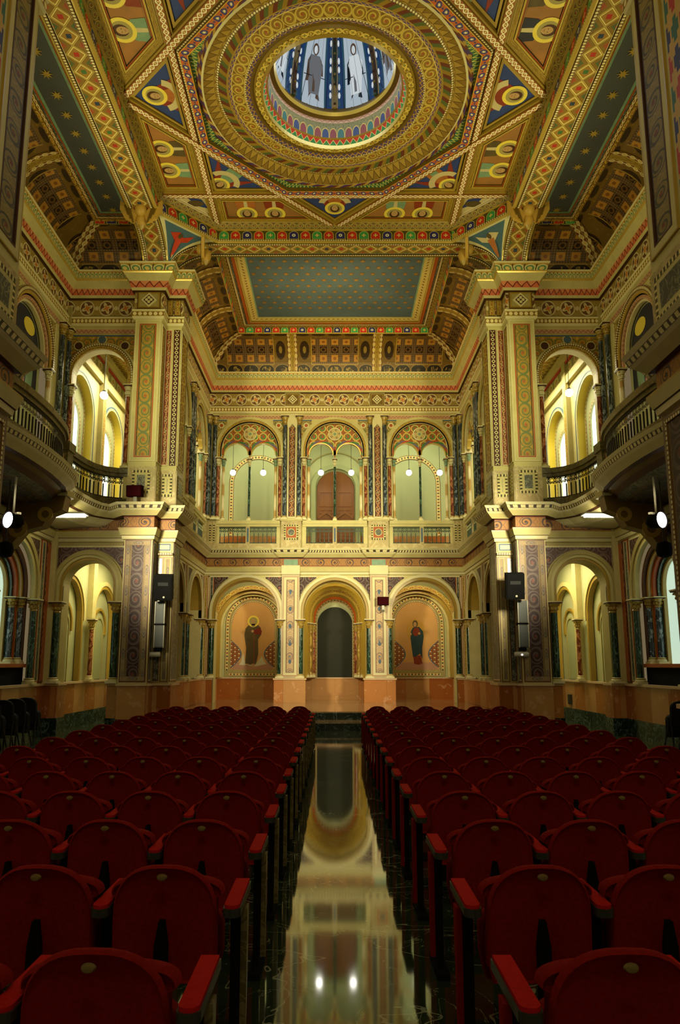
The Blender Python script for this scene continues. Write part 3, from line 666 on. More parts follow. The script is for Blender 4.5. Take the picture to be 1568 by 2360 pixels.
def pilaster_up(mb, F, cu):
    vpanel(mb, F, cu-.16, cu+.16, 4.95, 8.5, [(.05, 'cream_pale', .05), (.015, 'brown_line', .03), (None, 'panel_ring', .03)])
    mb.prism(F, [(cu-.2, 8.66), (cu-.16, 8.1), (cu, 8.3), (cu+.16, 8.1), (cu+.2, 8.66)], 0, .08, 'cream_pale')
    mb.slab(F, cu-.34, cu+.34, 3.88, 4.84, 0, .1, 'm_tan'); mb.slab(F, cu-.38, cu+.38, 4.84, 4.93, 0, .14, 'cream')
    vpanel(mb, F, cu-.24, cu+.24, 4.18, 4.7, [(.05, 'tooth', .12), (.02, 'cream', .125), (None, 'stripe_o', .115)]); mb.disc(F, cu, 4.44, .13, .13, 'cream', 20); mb.disc(F, cu, 4.44, .105, .14, 'm_grey', 20)
def lower_arch(mb, F, cu, where, r0=1.05, r1=1.23, vs=1.76, vt=2.92, colr=.085, du=1.15, sp=1.2, dcol=.02, cap=1.5, base=-.44, green='m_green', mt='cream_pale', col=True):
    mb.archi(F, cu, vs, r0+.09, r1, -.05, .09, mt, cap); mb.archi(F, cu, vs, r0, r0+.09, -.05, .05, 'gold', cap)
    mb.soffit(F, cu, vs, r0, -1.23 if base > -.5 and F(0, 0, 0)[1] > 20 else base, .05, -.5, 'gold', jm='cream')
    spandrel(mb, F, cu, vs, r1+.05, sp, vt, .012, 'span_dark', 'cream_pale')
    if col:
        for sg in (-1, 1):
            column(at(F, cu+sg*du, base, dcol), colr, cap-base, green, 'dark green marble column at the %s of %s' % ('left' if sg < 0 else 'right', where), 'gold', caph=.3)
# --- the chancel end wall
NB = {-2.97: 'left', 0: 'middle', 2.97: 'right'}
F = FAR(YF); mb = MB()
mb.archwall(F, -4.43, 4.43, -1.23, 3.0, [(c, 1.05, -1.23, 1.76) for c in NB], 'cream'); mb.archwall(F, -4.43, 4.43, 3.86, 10.2, [(c, .98, 4.0, 7.38) for c in NB], 'cream')
mb.quad(F, -4.43, 4.43, 2.98, 3.9, 0, 'cream', None)
for c in NB:
    lower_arch(mb, F, c, 'the %s ground arch in the end wall' % NB[c]); upper_bay(mb, F, c, 'the %s gallery bay in the end wall' % NB[c], 'end')
    if c: 
        for v in (0,): pass
    balustrade(F, c-1.1, c+1.1, 'low pierced balustrade of the %s gallery bay in the end wall' % NB[c], 'end wall balustrades', (c,), 'iron_green')
for c in (-1.485, 1.485):
    sd = 'left' if c < 0 else 'right'
    pilaster_up(mb, F, c)
    for sg in (-1, 1): blue_pair(F, c+sg*.25, '%s of the %s middle pilaster in the end wall gallery' % ('left' if sg < 0 else 'right', sd))
    # lower pilaster
    G = lambda u, v, d, F=F: F(u, v, d)
    mb.slab(F, c-.30, c+.30, -.44, 3.0, 0, .1, 'stripe_pale'); vpanel(mb, lambda u, v, d: F(u, v, d+.1), c-.24, c+.24, -.36, 2.92, [(.012, 'stripe_o', .01), (.09, 'cream_pale', .014), (.012, 'brown_line', .012), (None, 'pale_scroll', .008)])
    for k in range(5): mb.disc(F, c, .1+k*.58, .07, .125, 'blue_grey', 12, .045)
    mb.slab(F, c-.52, c+.52, -1.23, -.49, 0, .1, 'dado'); mb.slab(F, c-.55, c+.55, -.49, -.44, 0, .14, 'dado_cap')
    mb.slab(F, c-.31, c+.31, 3.0, 3.3, 0, .16, 'cream_pale'); vpanel(mb, lambda u, v, d: F(u, v, d+.03), c-.26, c+.26, 3.3, 3.54, [(.02, 'stripe_o', .03), (None, 'robe_green', .02)])
for s in (-1, 1):
    a, b = rg(s, 4.05, 4.43); dado_zone(mb, F, a, b, -1.23)
    for k in (4.15, 4.34):
        vpanel(mb, F, s*k-.07, s*k+.07, -.4, 2.95, [(.02, 'stripe_o', .02), (.015, 'cream_pale', .03), (None, 'vine_gold' if k > 4.2 else 'm_grey', .02)])
        blue_pair(F, s*(k+.02), '%s of the pair in the far %s corner of the chancel' % ('outer' if k > 4.2 else 'inner', NM[s]))
    mb.slab(F, *rg(s, 4.05, 4.43), 3.88, 4.84, 0, .08, 'm_tan')
    for k in (4.12, 4.25, 4.38): mb.slab(F, s*k-.03, s*k+.03, 4.12, 4.7, .08, .09, 'tooth', False)
# cross panels of the frieze
for c in (-1.485, 1.485):
    vpanel(mb, F, c-.27, c+.27, 8.955, 9.445, [(.03, 'cream_dull', .06), (.02, 'brown_line', .06), (.02, 'gold', .06), (None, 'gold_dark', .05)])
    mb.prism(F, [(c-.17, 9.2), (c, 9.03), (c+.17, 9.2), (c, 9.37)], .03, .07, 'cream_pale'); mb.prism(F, [(c-.12, 9.2), (c, 9.08), (c+.12, 9.2), (c, 9.32)], .03, .075, 'brown_line')
    for a, b in ((-.05, 0), (.05, 0), (0, .05), (0, -.05)): mb.disc(F, c+a, 9.2+b, .035, .08, 'cream_pale', 10)
struct('wall_far', mb)
# --- rooms behind the end wall
mb = MB(); B = FAR(26.4)
mb.quad(B, -4.6, 4.6, -1.23, 3.2, 0, 'pale_wall', None); mb.quad(B, -4.6, 4.6, -1.23, -.49, .02, 'dado', None); mb.slab(B, -4.6, 4.6, -.49, -.45, 0, .05, 'dado_cap')
for x in (-1.485, 1.485, -4.5, 4.5): mb.box(x-.12, x+.12, YF+.3, 26.4, .42, Z(3.2), 'cream_dull'); mb.box(x-.14, x+.14, YF+.3, 26.4, .42, Z(-.45), 'dado')
for c in NB:
    mb.quad(lambda u, v, d: (u, v, Z(3.1)-d), c-1.4, c+1.4, YF+.1, 26.4, 0, 'gold_dark', None)
    FF = FAR(26.4)
    if c:
        for r0, r1, d, mt in ((1.28, 1.42, .5, 'vine_gold'), (1.16, 1.28, .3, 'gold'), (1.08, 1.16, .16, 'cream')):
            mb.archi(FF, c, 1.4, r0, r1, 0, d, mt, -.45)
        FS = SIDE(1 if c > 0 else -1, abs(c)+1.36)
        # inner side arch of the niche
        mb.archi(FS, 25.4, 1.5, .5, .68, -.02, .06, 'gold', -.44, 16); mb.quad(FS, 24.9, 25.9, -.44, 1.5, .02, 'm_red', None)
    else:
        for i, (r0, r1, d, mt) in enumerate(((1.12, 1.4, 1.3, 'cream'), (1.0, 1.12, 1.1, 'gold'), (.9, 1.0, .85, 'vine_gold'), (.8, .9, .6, 'gold'), (.70, .8, .35, 'stripe_o'), (.64, .70, .2, 'bead_fine'))):
            pass
        ST = [(1.12, 1.45, 'cream'), (1.06, 1.34, 'gold'), (1.0, 1.28, 'yellow_gold'), (.96, 1.08, 'gold'), (.92, 1.02, 'vine_gold'), (.86, .80, 'gold_bright'), (.82, .74, 'gold'), (.76, .5, 'stripe_o'), (.70, .42, 'tile_star'), (.66, .12, 'bead_fine'), (.63, .1, None)]
        for i in range(len(ST)-1):
            (ra, da, mt), (rb, db, _) = ST[i], ST[i+1]
            arc = lambda r, d: [FF(c - r, -.45, d)] + [FF(c - r*math.cos(PI*k/24), 1.76 - .3*(1.12-r) + r*math.sin(PI*k/24), d) for k in range(25)] + [FF(c + r, -.45, d)]
            A_, B_ = arc(ra, da), arc(rb, db); acc = 0
            for k in range(len(A_)-1):
                L = (A_[k]-A_[k+1]).length; mb.face([A_[k], A_[k+1], B_[k+1], B_[k]], mt, [(acc, 0), (acc+L, 0), (acc+L, 1), (acc, 1)]); acc += L
        mb.quad(FF, -1.4, -1.1, -.45, 3.1, 1.45, 'cream', None); mb.quad(FF, 1.1, 1.4, -.45, 3.1, 1.45, 'cream', None)
        mb.archwall(FF, -.64, .64, -.45, -.44, [], 'cream')
        pts = [(-.64, -.44), (.64, -.44)] + [(.64*math.cos(PI*k/24), 1.44+.64*math.sin(PI*k/24)) for k in range(25)]
        mb.poly(FF, pts, .03, 'screen_dark')
mb.quad(lambda u, v, d: (u, v, .42), -4.6, 4.6, 24.0, 27.0, 0, 'stage_marble', None)
struct('wall_far_niches', mb)
for sg in (-1, 1):
    for i, (dx, dy, mt) in enumerate(((.76, .52, 'm_red'), (.86, .76, 'vine_gold'), (.97, 1.0, 'm_green'))):
        column((sg*dx, 26.4-dy, Z(-.44)), .05, 1.9, mt, '%s column of the %s splay of the central portal' % (('inner red', 'middle gold patterned', 'outer green')[i], 'left' if sg < 0 else 'right'), 'gold')
# ---- wall paintings
def halo_head(mb, F, cx, cy, r, d, hair='hair', rot=0, halo='halo'):
    mb.disc(F, cx, cy, r*2.0, d, halo, 24); mb.disc(F, cx, cy, r*1.45, d+.001, 'cream_dull', 20); mb.disc(F, cx, cy+r*.15, r*1.1, d+.002, hair, 16, r*.95); mb.disc(F, cx, cy-r*.1, r*.85, d+.003, 'skin', 16, r*.62)
    for sg in (-1, 1): mb.disc(F, cx+sg*r*.25, cy+.02*r, r*.08, d+.004, 'hair', 6)
    mb.slab(F, cx-r*.18, cx+r*.18, cy-r*.5, cy-r*.44, d+.003, d+.0045, 'robe_red')
def mural(c, who):
    o = (c, 26.38, Z(-.3)); g = FAR(26.4); F = lambda u, v, d: g(u + c, v, d+.02)
    lab = {'L': 'painting of a bearded standing figure in brown robe with red book', 'R': 'painting of a veiled standing figure in a dark blue mantle'}[who]
    e = empty('wall_painting', o, lab + (' in the left niche' if who == 'L' else ' in the right niche'), 'painting')
    mb = MB(); pts = [(-1.02, -.42), (1.02, -.42)] + [(1.02*math.cos(PI*k/24), 1.5+1.02*math.sin(PI*k/24)) for k in range(25)]
    mb.poly(F, pts, 0, 'cream_dull'); mb.ring(F, 0, 1.5, .86, 1.0, .004, 'tile_star', 0, PI)
    for sg in (-1, 1): mb.quad(F, min(sg*.86, sg*1.0), max(sg*.86, sg*1.0), -.2, 1.5, .004, 'tile_star', False)
    mb.quad(F, -.85, .85, -.4, -.28, .004, 'tile_star', True)
    link('border', mb.mesh('border', org=o), e)
    mb = MB(); pts = [(-.78, -.18), (.78, -.18)] + [(.78*math.cos(PI*k/24), 1.5+.78*math.sin(PI*k/24)) for k in range(25)]
    mb.poly(F, pts, .003, 'orange_mural'); mb.ring(F, 0, 1.5, .76, .82, .006, 'bead_fine', 0, PI)
    mb.poly(F, [(-.76, -.17), (.76, -.17), (.62, .08), (-.62, .08)], .0045, 'pink_mural')
    for sg in (-1, 1):
        p = [(sg*.8, -.16)] + [(sg*(.8 - .36*math.sin(PI*k/12)), -.1 + .95*k/12) for k in range(1, 12)] + [(sg*.8, .9)]
        mb.poly(F, p, .006, 'check')
        for k in range(12):
            a = (sg*(.8 - .36*math.sin(PI*k/12)), -.1+.95*k/12); b = (sg*(.8 - .36*math.sin(PI*(k+1)/12)), -.1+.95*(k+1)/12)
            mb.face([F(a[0], a[1], .008), F(b[0], b[1], .008), F(b[0]-sg*.04, b[1], .008), F(a[0]-sg*.04, a[1], .008)], 'blue_grey')
    link('background', mb.mesh('background', org=o), e)
    mb = MB()
    if who == 'L':
        mb.poly(F, [(-.5, .0), (-.42, .1), (-.34, .42), (-.28, .1), (.1, .02), (.34, .3), (.42, .12), (.5, .02), (.1, -.06)], .008, 'snow_rock')
        mb.poly(F, [(-.27, .04), (-.24, .6), (-.32, 1.05), (-.28, 1.3), (-.12, 1.48), (.12, 1.48), (.28, 1.32), (.3, 1.1), (.18, .9), (.2, .4), (.12, .02), (-.1, .0)], .01, 'robe_brown')
        mb.poly(F, [(-.02, 1.22), (.22, 1.34), (.32, 1.2), (.28, 1.08), (.06, 1.1)], .012, 'book'); mb.disc(F, 0, 1.42, .09, .012, 'cream_dull', 10, .07); mb.slab(F, .03, .045, .02, 1.1, .01, .013, 'stripe_o')
        halo_head(mb, F, 0, 1.56, .105, .011, 'cream_dull'); mb.disc(F, -.02, 1.2, .05, .014, 'skin', 8)
        for sg in (-.2, .02): mb.disc(F, sg, .0, .04, .012, 'skin', 8, .08)
    else:
        mb.disc(F, -.03, 1.22, .42, .008, 'halo_soft', 26, .34)
        mb.poly(F, [(-.1, .03), (-.13, .3), (.14, .34), (.2, .05), (.05, .0)], .009, 'robe_red')
        mb.poly(F, [(-.14, .28), (-.22, .95), (-.2, 1.2), (-.12, 1.34), (.1, 1.36), (.24, 1.2), (.26, 1.0), (.2, .6), (.2, .2), (.12, .4), (-.02, .3)], .01, 'robe_blue')
        mb.poly(F, [(-.14, 1.2), (-.08, 1.32), (.08, 1.33), (.14, 1.15), (.0, 1.02), (-.12, 1.06)], .011, 'robe_red')
        mb.disc(F, -.04, 1.47, .13, .012, 'robe_brown', 14, .1); mb.disc(F, -.05, 1.45, .09, .013, 'skin', 12, .062); mb.disc(F, -.22, 1.1, .05, .013, 'skin', 8); mb.disc(F, .1, 1.12, .045, .013, 'skin', 8)
    link('figure', mb.mesh('figure', org=o), e)
mat('halo_soft', col='#c89a44', var=.15)
mural(-2.97, 'L'); mural(2.97, 'R')
# ---- gallery over the niches
mb = MB(); G = FAR(27.2)
mb.quad(G, -7.2, 7.2, 3.86, 9.3, 0, 'pale_wall', None); mb.slab(G, -7.2, 7.2, 3.86, 4.86, 0, .03, 'dado')
mb.quad(lambda u, v, d: (u, v, Z(3.86)), -4.6, 4.6, YF-.3, 27.3, 0, 'stage_marble', None); mb.quad(lambda u, v, d: (u, v, Z(9.2)), -4.8, 4.8, YF, 27.3, 0, 'pale_wall', None)
for c in (-2.97, 2.97): mb.archi(G, c, 6.95, .95, 1.12, 0, .02, 'tile_star', 3.9); 
mb.archi(G, 0.03, 6.72, .78, .95, 0, .16, 'pale_green', 3.9); mb.archi(G, .03, 6.9, 1.25, 1.29, 0, .03, 'cream_dull', None)
for x in (-1.485, 1.485): mb.slab(G, x-.3, x+.3, 3.86, 9.2, 0, .25, 'pale_green')
struct('wall_gallery', mb)
o = (.03, 27.1, Z(3.88)); e = put(link('door_1', None, None, o), 'large arched brown wooden double door at the back of the middle gallery bay', 'door', kind='structure')
for sg in (-1, 1):
    mb = MB(); g = lambda u, v, d: G(u + .03, v, d)
    pts = [(0, 3.9), (sg*.72, 3.9)] + [(sg*.72*math.cos(PI/2*k/12), 6.68+.72*math.sin(PI/2*k/12)) for k in range(13)]
    mb.prism(g, pts, .02, .08, 'door_wood')
    for v0, v1 in ((4.0, 4.75), (4.85, 5.6), (5.72, 5.9), (6.0, 6.6)):
        a, b = sorted((sg*.08, sg*.64)); lines(mb, lambda u, v, d: g(u, v, d+.08), a, b, v0, v1, .05, .02, 'door_wood')
    mb.prism(g, [(sg*.05, 5.6), (sg*.36, 5.85), (sg*.68, 5.6), (sg*.68, 5.5), (sg*.36, 5.72), (sg*.05, 5.5)], .08, .14, 'door_wood')
    mb.slab(g, min(0, sg*.02), max(0, sg*.02), 3.9, 7.3, .08, .12, 'door_wood')
    link('door_leaf', mb.mesh('door_leaf', org=o), e)
# --- chancel side walls
for s in (-1, 1):
    F = SIDE(s, 4.43); mb = MB(); cs = (19.85, 22.7); nm = {19.85: 'near', 22.7: 'far'}
    mb.archwall(F, 18.4, YF, -1.65, 3.9, [(c, 1.0, -.44, 1.76) for c in cs], 'cream'); mb.archwall(F, 18.4, YF, 3.86, 10.2, [(c, .98, 4.0, 7.38) for c in cs], 'cream')
    dado_zone(mb, F, 18.4, YF, -1.25)
    for c in cs:
        w = 'the %s arch in the %s chancel wall' % (nm[c], NM[s]); lower_arch(mb, F, c, w, 1.0, 1.18, du=1.1)
        mb.quad(F, c-1.0, c+1.0, -.44, 2.8, -.5, 'star_wall', None); mb.archi(F, c, 1.7, .7, .85, -.5, -.42, 'gold', -.44)
        upper_bay(mb, F, c, 'the %s gallery bay in the %s chancel wall' % (nm[c], NM[s]), 'side')
        balustrade(F, c-1.1, c+1.1, 'pierced balustrade of the %s gallery bay in the %s chancel wall' % (nm[c], NM[s]), 'chancel side balustrades', (c,), 'iron_green')
    for k in (21.28, ):
        vpanel(mb, F, k-.3, k-.05, -.4, 2.95, [(.02, 'stripe_o', .02), (.015, 'cream_pale', .03), (None, 'm_grey', .02)]); vpanel(mb, F, k+.05, k+.3, -.4, 2.95, [(.02, 'stripe_o', .02), (.015, 'cream_pale', .03), (None, 'panel_dark', .02)])
        mb.slab(F, k-.34, k+.34, 3.88, 4.84, 0, .1, 'm_tan'); mb.slab(F, k-.38, k+.38, 4.84, 4.93, 0, .14, 'cream')
    for k in (21.1, 21.45, 24.0): blue_pair(F, k, {21.1: 'nearer of the pair midway along the %s chancel wall', 21.45: 'farther of the pair midway along the %s chancel wall', 24.0: 'at the far end of the %s chancel wall'}[k] % NM[s])
    blue_pair(F, 18.62, 'at the near end of the %s chancel wall beside the pier' % NM[s]); mb.slab(F, 18.45, 18.8, 3.88, 4.84, 0, .16, 'm_tan'); mb.slab(F, 18.42, 18.84, 4.84, 4.93, 0, .2, 'cream')
    mb.slab(F, 23.78, YF, 3.88, 4.84, 0, .1, 'm_tan'); vpanel(mb, F, 23.8, 24.1, -.4, 2.95, [(.02, 'stripe_o', .02), (.015, 'cream_pale', .03), (None, 'm_grey', .02)])
    struct('wall_%s_chancel' % NM[s], mb)
# ---------------------------------------------------------------- transept walls
for s in (-1, 1):
    F = FAR(YL); a, b = rg(s, 5.1, 7.05); c = s*6.05; mb = MB()
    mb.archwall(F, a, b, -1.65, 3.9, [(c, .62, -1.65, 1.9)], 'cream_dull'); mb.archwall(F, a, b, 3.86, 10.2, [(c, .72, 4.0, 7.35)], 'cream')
    # ground arch
    mb.archi(F, c, 1.92, .76, .85, 0, .08, 'cream_dull', 1.52); mb.archi(F, c, 1.92, .69, .76, -.02, .05, 'cream', 1.52); mb.archi(F, c, 1.92, .62, .69, -.05, .02, 'gold', 1.52)
    mb.soffit(F, c, 1.9, .62, -.45, 0, -.45, 'cream_dull')
    for sg in (-1, 1):
        J = lambda u, v, d, sg=sg: F(c + sg*(.62-d), v, -u)
        mb.slab(J, -.02, .5, -1.65, -1.25, 0, .05, 'plinth'); mb.slab(J, -.02, .5, -1.25, -.49, 0, .03, 'dado'); mb.slab(J, -.04, .52, -.49, -.44, 0, .05, 'dado_cap')
    spandrel(mb, F, c, 1.92, .89, .82, 2.86, .012, 'span_dark', 'cream_pale')
    for lo, hi in ((5.1, 5.43), (6.67, 7.0)): dado_zone(mb, F, *rg(s, lo, hi))
    mb.slab(F, *rg(s, 6.84, 7.0), -.42, 2.97, 0, .01, 'stripe_brown'); mb.slab(F, *rg(s, 5.1, 5.24), -.42, 2.97, 0, .01, 'stripe_brown')
    mb.slab(F, *rg(s, 5.13, 5.17), -.4, 2.95, 0, .02, 'stripe_o'); mb.slab(F, *rg(s, 6.9, 6.96), -.4, 2.95, 0, .02, 'stripe_o')
    vpanel(mb, F, *rg(s, 6.86, 7.0), -.4, 2.95, [(.025, 'stripe_o', .03), (.01, 'cream_pale', .035), (None, 'm_red', .025)])
    # gallery arch
    mb.archi(F, c, 7.35, .80, .86, 0, .08, 'bead_fine', 7.1); mb.archi(F, c, 7.35, .72, .80, -.02, .05, 'vine_gold', 7.1)
    mb.soffit(F, c, 7.35, .72, 4.0, 0, -.28, 'cream_pale')
    spandrel(mb, F, c, 7.35, .92, .8, 8.42, .012, 'span_gold', 'blue_grey')
    for du, mt in ((-.6, 'brown_line'), (.0, 'blue_grey'), (.6, 'brown_line')): mb.disc(F, c+du, 8.33 if du == 0 else 8.16, .13, .02, 'cream', 20); mb.disc(F, c+du, 8.33 if du == 0 else 8.16, .1, .025, mt, 20)
    struct('wall_%s_transept_end' % NM[s], mb)
    wl = 'the ground arch beside the %s far pier' % NM[s]; wu = 'the gallery arch beside the %s far pier' % NM[s]
    for sg, n in ((-1, 'pier side'), (1, 'outer side')):
        x = s*(6.05 + sg*.72)
        column((x, YL-.03, Z(-.44)), .085, 1.96, 'm_green', 'dark green marble column on the %s of %s' % (n, wl), 'gold', caph=.28)
        column((s*(6.05+sg*.74), YL+.02, Z(4.88)), .06, 2.22, 'm_red', 'red marble column on the %s of %s' % (n, wu), 'cream_pale', caph=.32)
    for k in (6.94, 6.8): pass
    column((s*6.88, YL-.08, Z(4.88)), .065, 3.72, 'm_blue', 'tall blue-black column on the end wall in the %s transept corner' % NM[s], 'gold', caph=.34)
    column((s*6.92, YL-.42, Z(4.88)), .065, 3.72, 'm_blue', 'tall blue-black column on the side wall in the %s transept corner' % NM[s], 'gold', caph=.34)
    # long side wall of the transept
    F = SIDE(s, 7.0); mb = MB(); cs = (15.6, 12.65, 9.7); nm = {15.6: 'far', 12.65: 'middle', 9.7: 'near'}
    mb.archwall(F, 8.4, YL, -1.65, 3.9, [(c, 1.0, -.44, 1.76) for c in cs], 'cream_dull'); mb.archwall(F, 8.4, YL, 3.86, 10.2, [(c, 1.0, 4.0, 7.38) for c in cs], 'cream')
    dado_zone(mb, F, 8.4, YL)
    for c in cs:
        mb.archi(F, c, 1.76, 1.1, 1.22, 0, .09, 'cream_dull', 1.5); mb.archi(F, c, 1.76, 1.0, 1.1, -.05, .05, 'cream', 1.5)
        for r0, r1, d, mt in ((.92, 1.0, -.1, 'brown_line'), (.84, .92, -.18, 'gold'), (.76, .84, -.26, 'stripe_o'), (.7, .76, -.34, 'm_green'), (.62, .7, -.42, 'gold')): mb.archi(F, c, 1.7, r0, r1, d-.1, d, mt, -.1)
        spandrel(mb, F, c, 1.76, 1.26, 1.2, 2.9, .012, 'span_dark', 'cream_pale')
        mb.slab(F, c-1.0, c+1.0, -.44, -.06, -.5, -.08, 'black'); mb.slab(F, c-1.0, c+1.0, -.06, .02, -.5, -.02, 'stripe_o')
        # gallery blind arch
        mb.archi(F, c, 7.38, 1.1, 1.2, 0, .08, 'bead_fine', 7.1); mb.archi(F, c, 7.38, 1.03, 1.1, -.03, .04, 'gold_bright', 7.1); mb.archi(F, c, 7.38, .92, 1.03, -.1, 0, 'pink_band', 7.1); mb.archi(F, c, 7.38, .86, .92, -.15, -.06, 'cream_pale', 7.1)
        spandrel(mb, F, c, 7.38, 1.25, 1.25, 8.42, .012, 'span_leaf', 'cream_pale')
        mb.quad(F, c-1, c+1, 3.9, 8.4, -.2, 'pale_wall', None)
        mb.poly(F, [(c-.84, 6.2), (c+.84, 6.2)] + [(c+.84*math.cos(PI*k/20), 7.38+.84*math.sin(PI*k/20)) for k in range(21)], -.19, 'mural_dark')
        G = lambda u, v, d, c=c: F(u+c, v, d-.185)
        mb.poly(G, [(-.5, 6.3), (-.3, 7.1), (-.1, 7.2), (.1, 7.0), (.2, 6.3)], .001, 'robe_orange'); mb.poly(G, [(.2, 6.3), (.3, 7.3), (.5, 7.5), (.6, 6.8), (.55, 6.3)], .001, 'robe_green')
        mb.disc(G, -.1, 7.35, .2, .002, 'stripe_o', 16); mb.disc(G, -.1, 7.33, .1, .003, 'skin', 12); mb.disc(G, .25, 7.85, .2, .002, 'halo', 16, .3)
    for k in (14.12, 11.18): 
        mb.slab(F, k-.3, k+.3, -.4, 2.95, 0, .05, 'stripe_pale'); vpanel(mb, lambda u, v, d: F(u, v, d+.05), k-.22, k+.22, -.36, 2.9, [(.03, 'stripe_o', .02), (None, 'm_grey', .02)])
    mb.slab(F, 16.88, 17.6, -.42, 2.97, 0, .01, 'stripe_brown'); vpanel(mb, F, 16.95, 17.2, -.4, 2.95, [(.03, 'stripe_o', .02), (.015, 'cream_pale', .03), (None, 'm_grey', .02)]); vpanel(mb, F, 17.3, 17.55, -.4, 2.95, [(.03, 'm_red', .02), (None, 'stripe_o', .02)])
    struct('wall_%s_transept_side' % NM[s], mb)
    for c in cs[:2]:
        w = '%s ground window of the %s transept' % (nm[c], NM[s]); g = MB(); W = SIDE(s, 7.5)
        g.poly(W, [(c-.62, .0), (c+.62, .0)] + [(c+.62*math.cos(PI*k/20), 1.7+.62*math.sin(PI*k/20)) for k in range(21)], 0, 'window_green')
        o = struct('window_%s_transept_%s' % (NM[s], nm[c]), g)
        for sg in (-1, 1): column(at(F, c+sg*1.1, -.44, .02), .08, 1.94, 'm_green', 'green marble column on the %s side of the %s' % ('nearer' if sg < 0 else 'farther', w), 'gold', caph=.28)
        for du in (.72, .9): column(at(F, c+du, .02, -.2 if du > .8 else -.32), .07, 1.5, 'm_blue', '%s polished black column on a dark block at the %s' % ('outer' if du > .8 else 'inner', w), 'gold', caph=.24)
        for sg in (-1, 1): column(at(F, c+sg*1.02, 4.88, .02), .06, 2.22, 'patt_col', 'pale capital column on the %s side of the %s gallery niche, %s transept' % ('nearer' if sg < 0 else 'farther', nm[c], NM[s]), 'cream_pale')
    # ---- side corridor, both storeys
    mb = MB(); O = SIDE(s, 7.0); cs = (18.95, 21.8, 24.65)
    mb.archwall(O, YL+.05, 27.3, -1.65, 3.3, [(c, 1.0, -.44, 1.35) for c in cs], 'pale_wall'); mb.archwall(O, YL+.05, 27.3, 3.86, 9.3, [(c, .92, 4.0, 6.95) for c in cs], 'cream')
    dado_zone(mb, O, YL+.1, 27.3)
    for c in cs:
        mb.archi(O, c, 1.35, .9, 1.0, -.1, .05, 'gold', -.44); mb.archi(O, c, 1.35, 1.0, 1.12, 0, .08, 'cream', 1.2); mb.quad(O, c-1, c+1, -.44, 2.4, -.12, 'pale_wall', None)
        mb.archi(O, c, 1.1, .5, .58, -.12, -.07, 'gold', .9); mb.archi(O, c, 1.0, .36, .4, -.12, -.09, 'cream_dull', -.44); mb.poly(O, [(c-.36, -.42), (c+.36, -.42)] + [(c+.36*math.cos(PI*k/16), 1.0+.36*math.sin(PI*k/16)) for k in range(17)], -.11, 'pale_green')
        mb.slab(O, c-1.45, c-1.15, -.44, 3.3, 0, .16, 'cream'); mb.slab(O, c-1.45, c-1.15, 3.9, 9.2, 0, .14, 'cream_dull'); mb.slab(O, c-1.38, c-1.22, 4.9, 8.2, .14, .15, 'vine_gold', False)
        mb.soffit(O, c, 6.95, .92, 3.9, 0, -.2, 'yellow_reveal'); mb.archi(O, c, 6.95, .92, 1.0, 0, .03, 'cream', 3.9); mb.archi(O, c, 6.95, 1.0, 1.04, 0, .04, 'blue_grey', 3.9)
        mb.archwall(O, c-.92, c+.92, 3.9, 7.9, [(c, .5, 4.4, 6.7)], 'pale_wall', -.2); mb.soffit(O, c, 6.7, .5, 4.4, -.2, -.26, 'pale_wall'); mb.archi(O, c, 6.7, .5, .56, -.2, -.19, 'tile_star', 4.4); mb.archi(O, c, 6.95, .8, .86, -.2, -.19, 'tile_star', 4.9)
        mb.slab(O, c-1.42, c+1.42, 8.25, 8.5, 0, .12, 'cream_dull', True)
    mb.slab(O, YL+.1, 27, 8.5, 8.9, 0, .06, 'frieze_side', True); mb.slab(O, YL+.1, 27, 8.93, 9.1, 0, .25, 'cream_dull', True); mb.slab(O, YL+.1, 27, 8.88, 8.93, 0, .12, 'red_paint', True)
    mb.quad(lambda u, v, d: (u, v, Z(3.3)), *rg(s, 4.6, 7.4), YL+.1, 27.3, 0, 'gold', None); mb.quad(lambda u, v, d: (u, v, Z(3.84)), *rg(s, 4.5, 7.4), YL+.1, 27.3, 0, 'stage_marble', None)
    mb.quad(lambda u, v, d: (u, v, Z(9.3)), *rg(s, 4.5, 7.4), YL+.1, 27.3, 0, 'blue_ceil', None); mb.slab(lambda u, v, d: (u, v, Z(9.3)-d), *rg(s, 6.2, 6.9), YL+.2, 27, 0, .02, 'vine_gold', False)
    I = fr((s*5.0, 0, EYE), (0, 1, 0), (0, 0, 1), (s, 0, 0)); mb.quad(I, 18.45, 27.3, -1.65, 3.3, 0, 'pale_wall', None); mb.archwall(I, 18.45, 24.3, 3.86, 9.3, [(c, .98, 4.0, 7.38) for c in (19.85, 22.7)], 'pale_wall')
    mb.quad(FAR(26.9), *rg(s, 4.6, 7.2), -1.65, 3.3, 0, 'pale_wall', None)
    struct('wall_%s_corridor' % NM[s], mb)
    for c in cs[:2]:
        g = MB(); g.poly(SIDE(s, 7.25), [(c-.5, 4.4), (c+.5, 4.4)] + [(c+.5*math.cos(PI*k/16), 6.7+.5*math.sin(PI*k/16)) for k in range(17)], 0, 'window_glow')
        struct('window_%s_gallery_%s' % (NM[s], 'near' if c < 20 else 'far'), g)
    column((s*6.78, 20.2, Z(-.44)), .06, 1.7, 'm_red', 'thin red-brown column on the outer wall of the %s ground corridor' % NM[s], 'gold')
    column((s*6.78, 23.0, Z(-.44)), .06, 1.7, 'm_red', 'farther thin red-brown column in the %s ground corridor' % NM[s], 'gold')
    # ---- gallery platform in front of the transept wall
    P = [(s*x, y) for x, y in BALC]; mb = MB()
    if s < 0: PP = P
    else: PP = list(reversed(P))
    o = [(s*7.0, p[1]) for p in P]
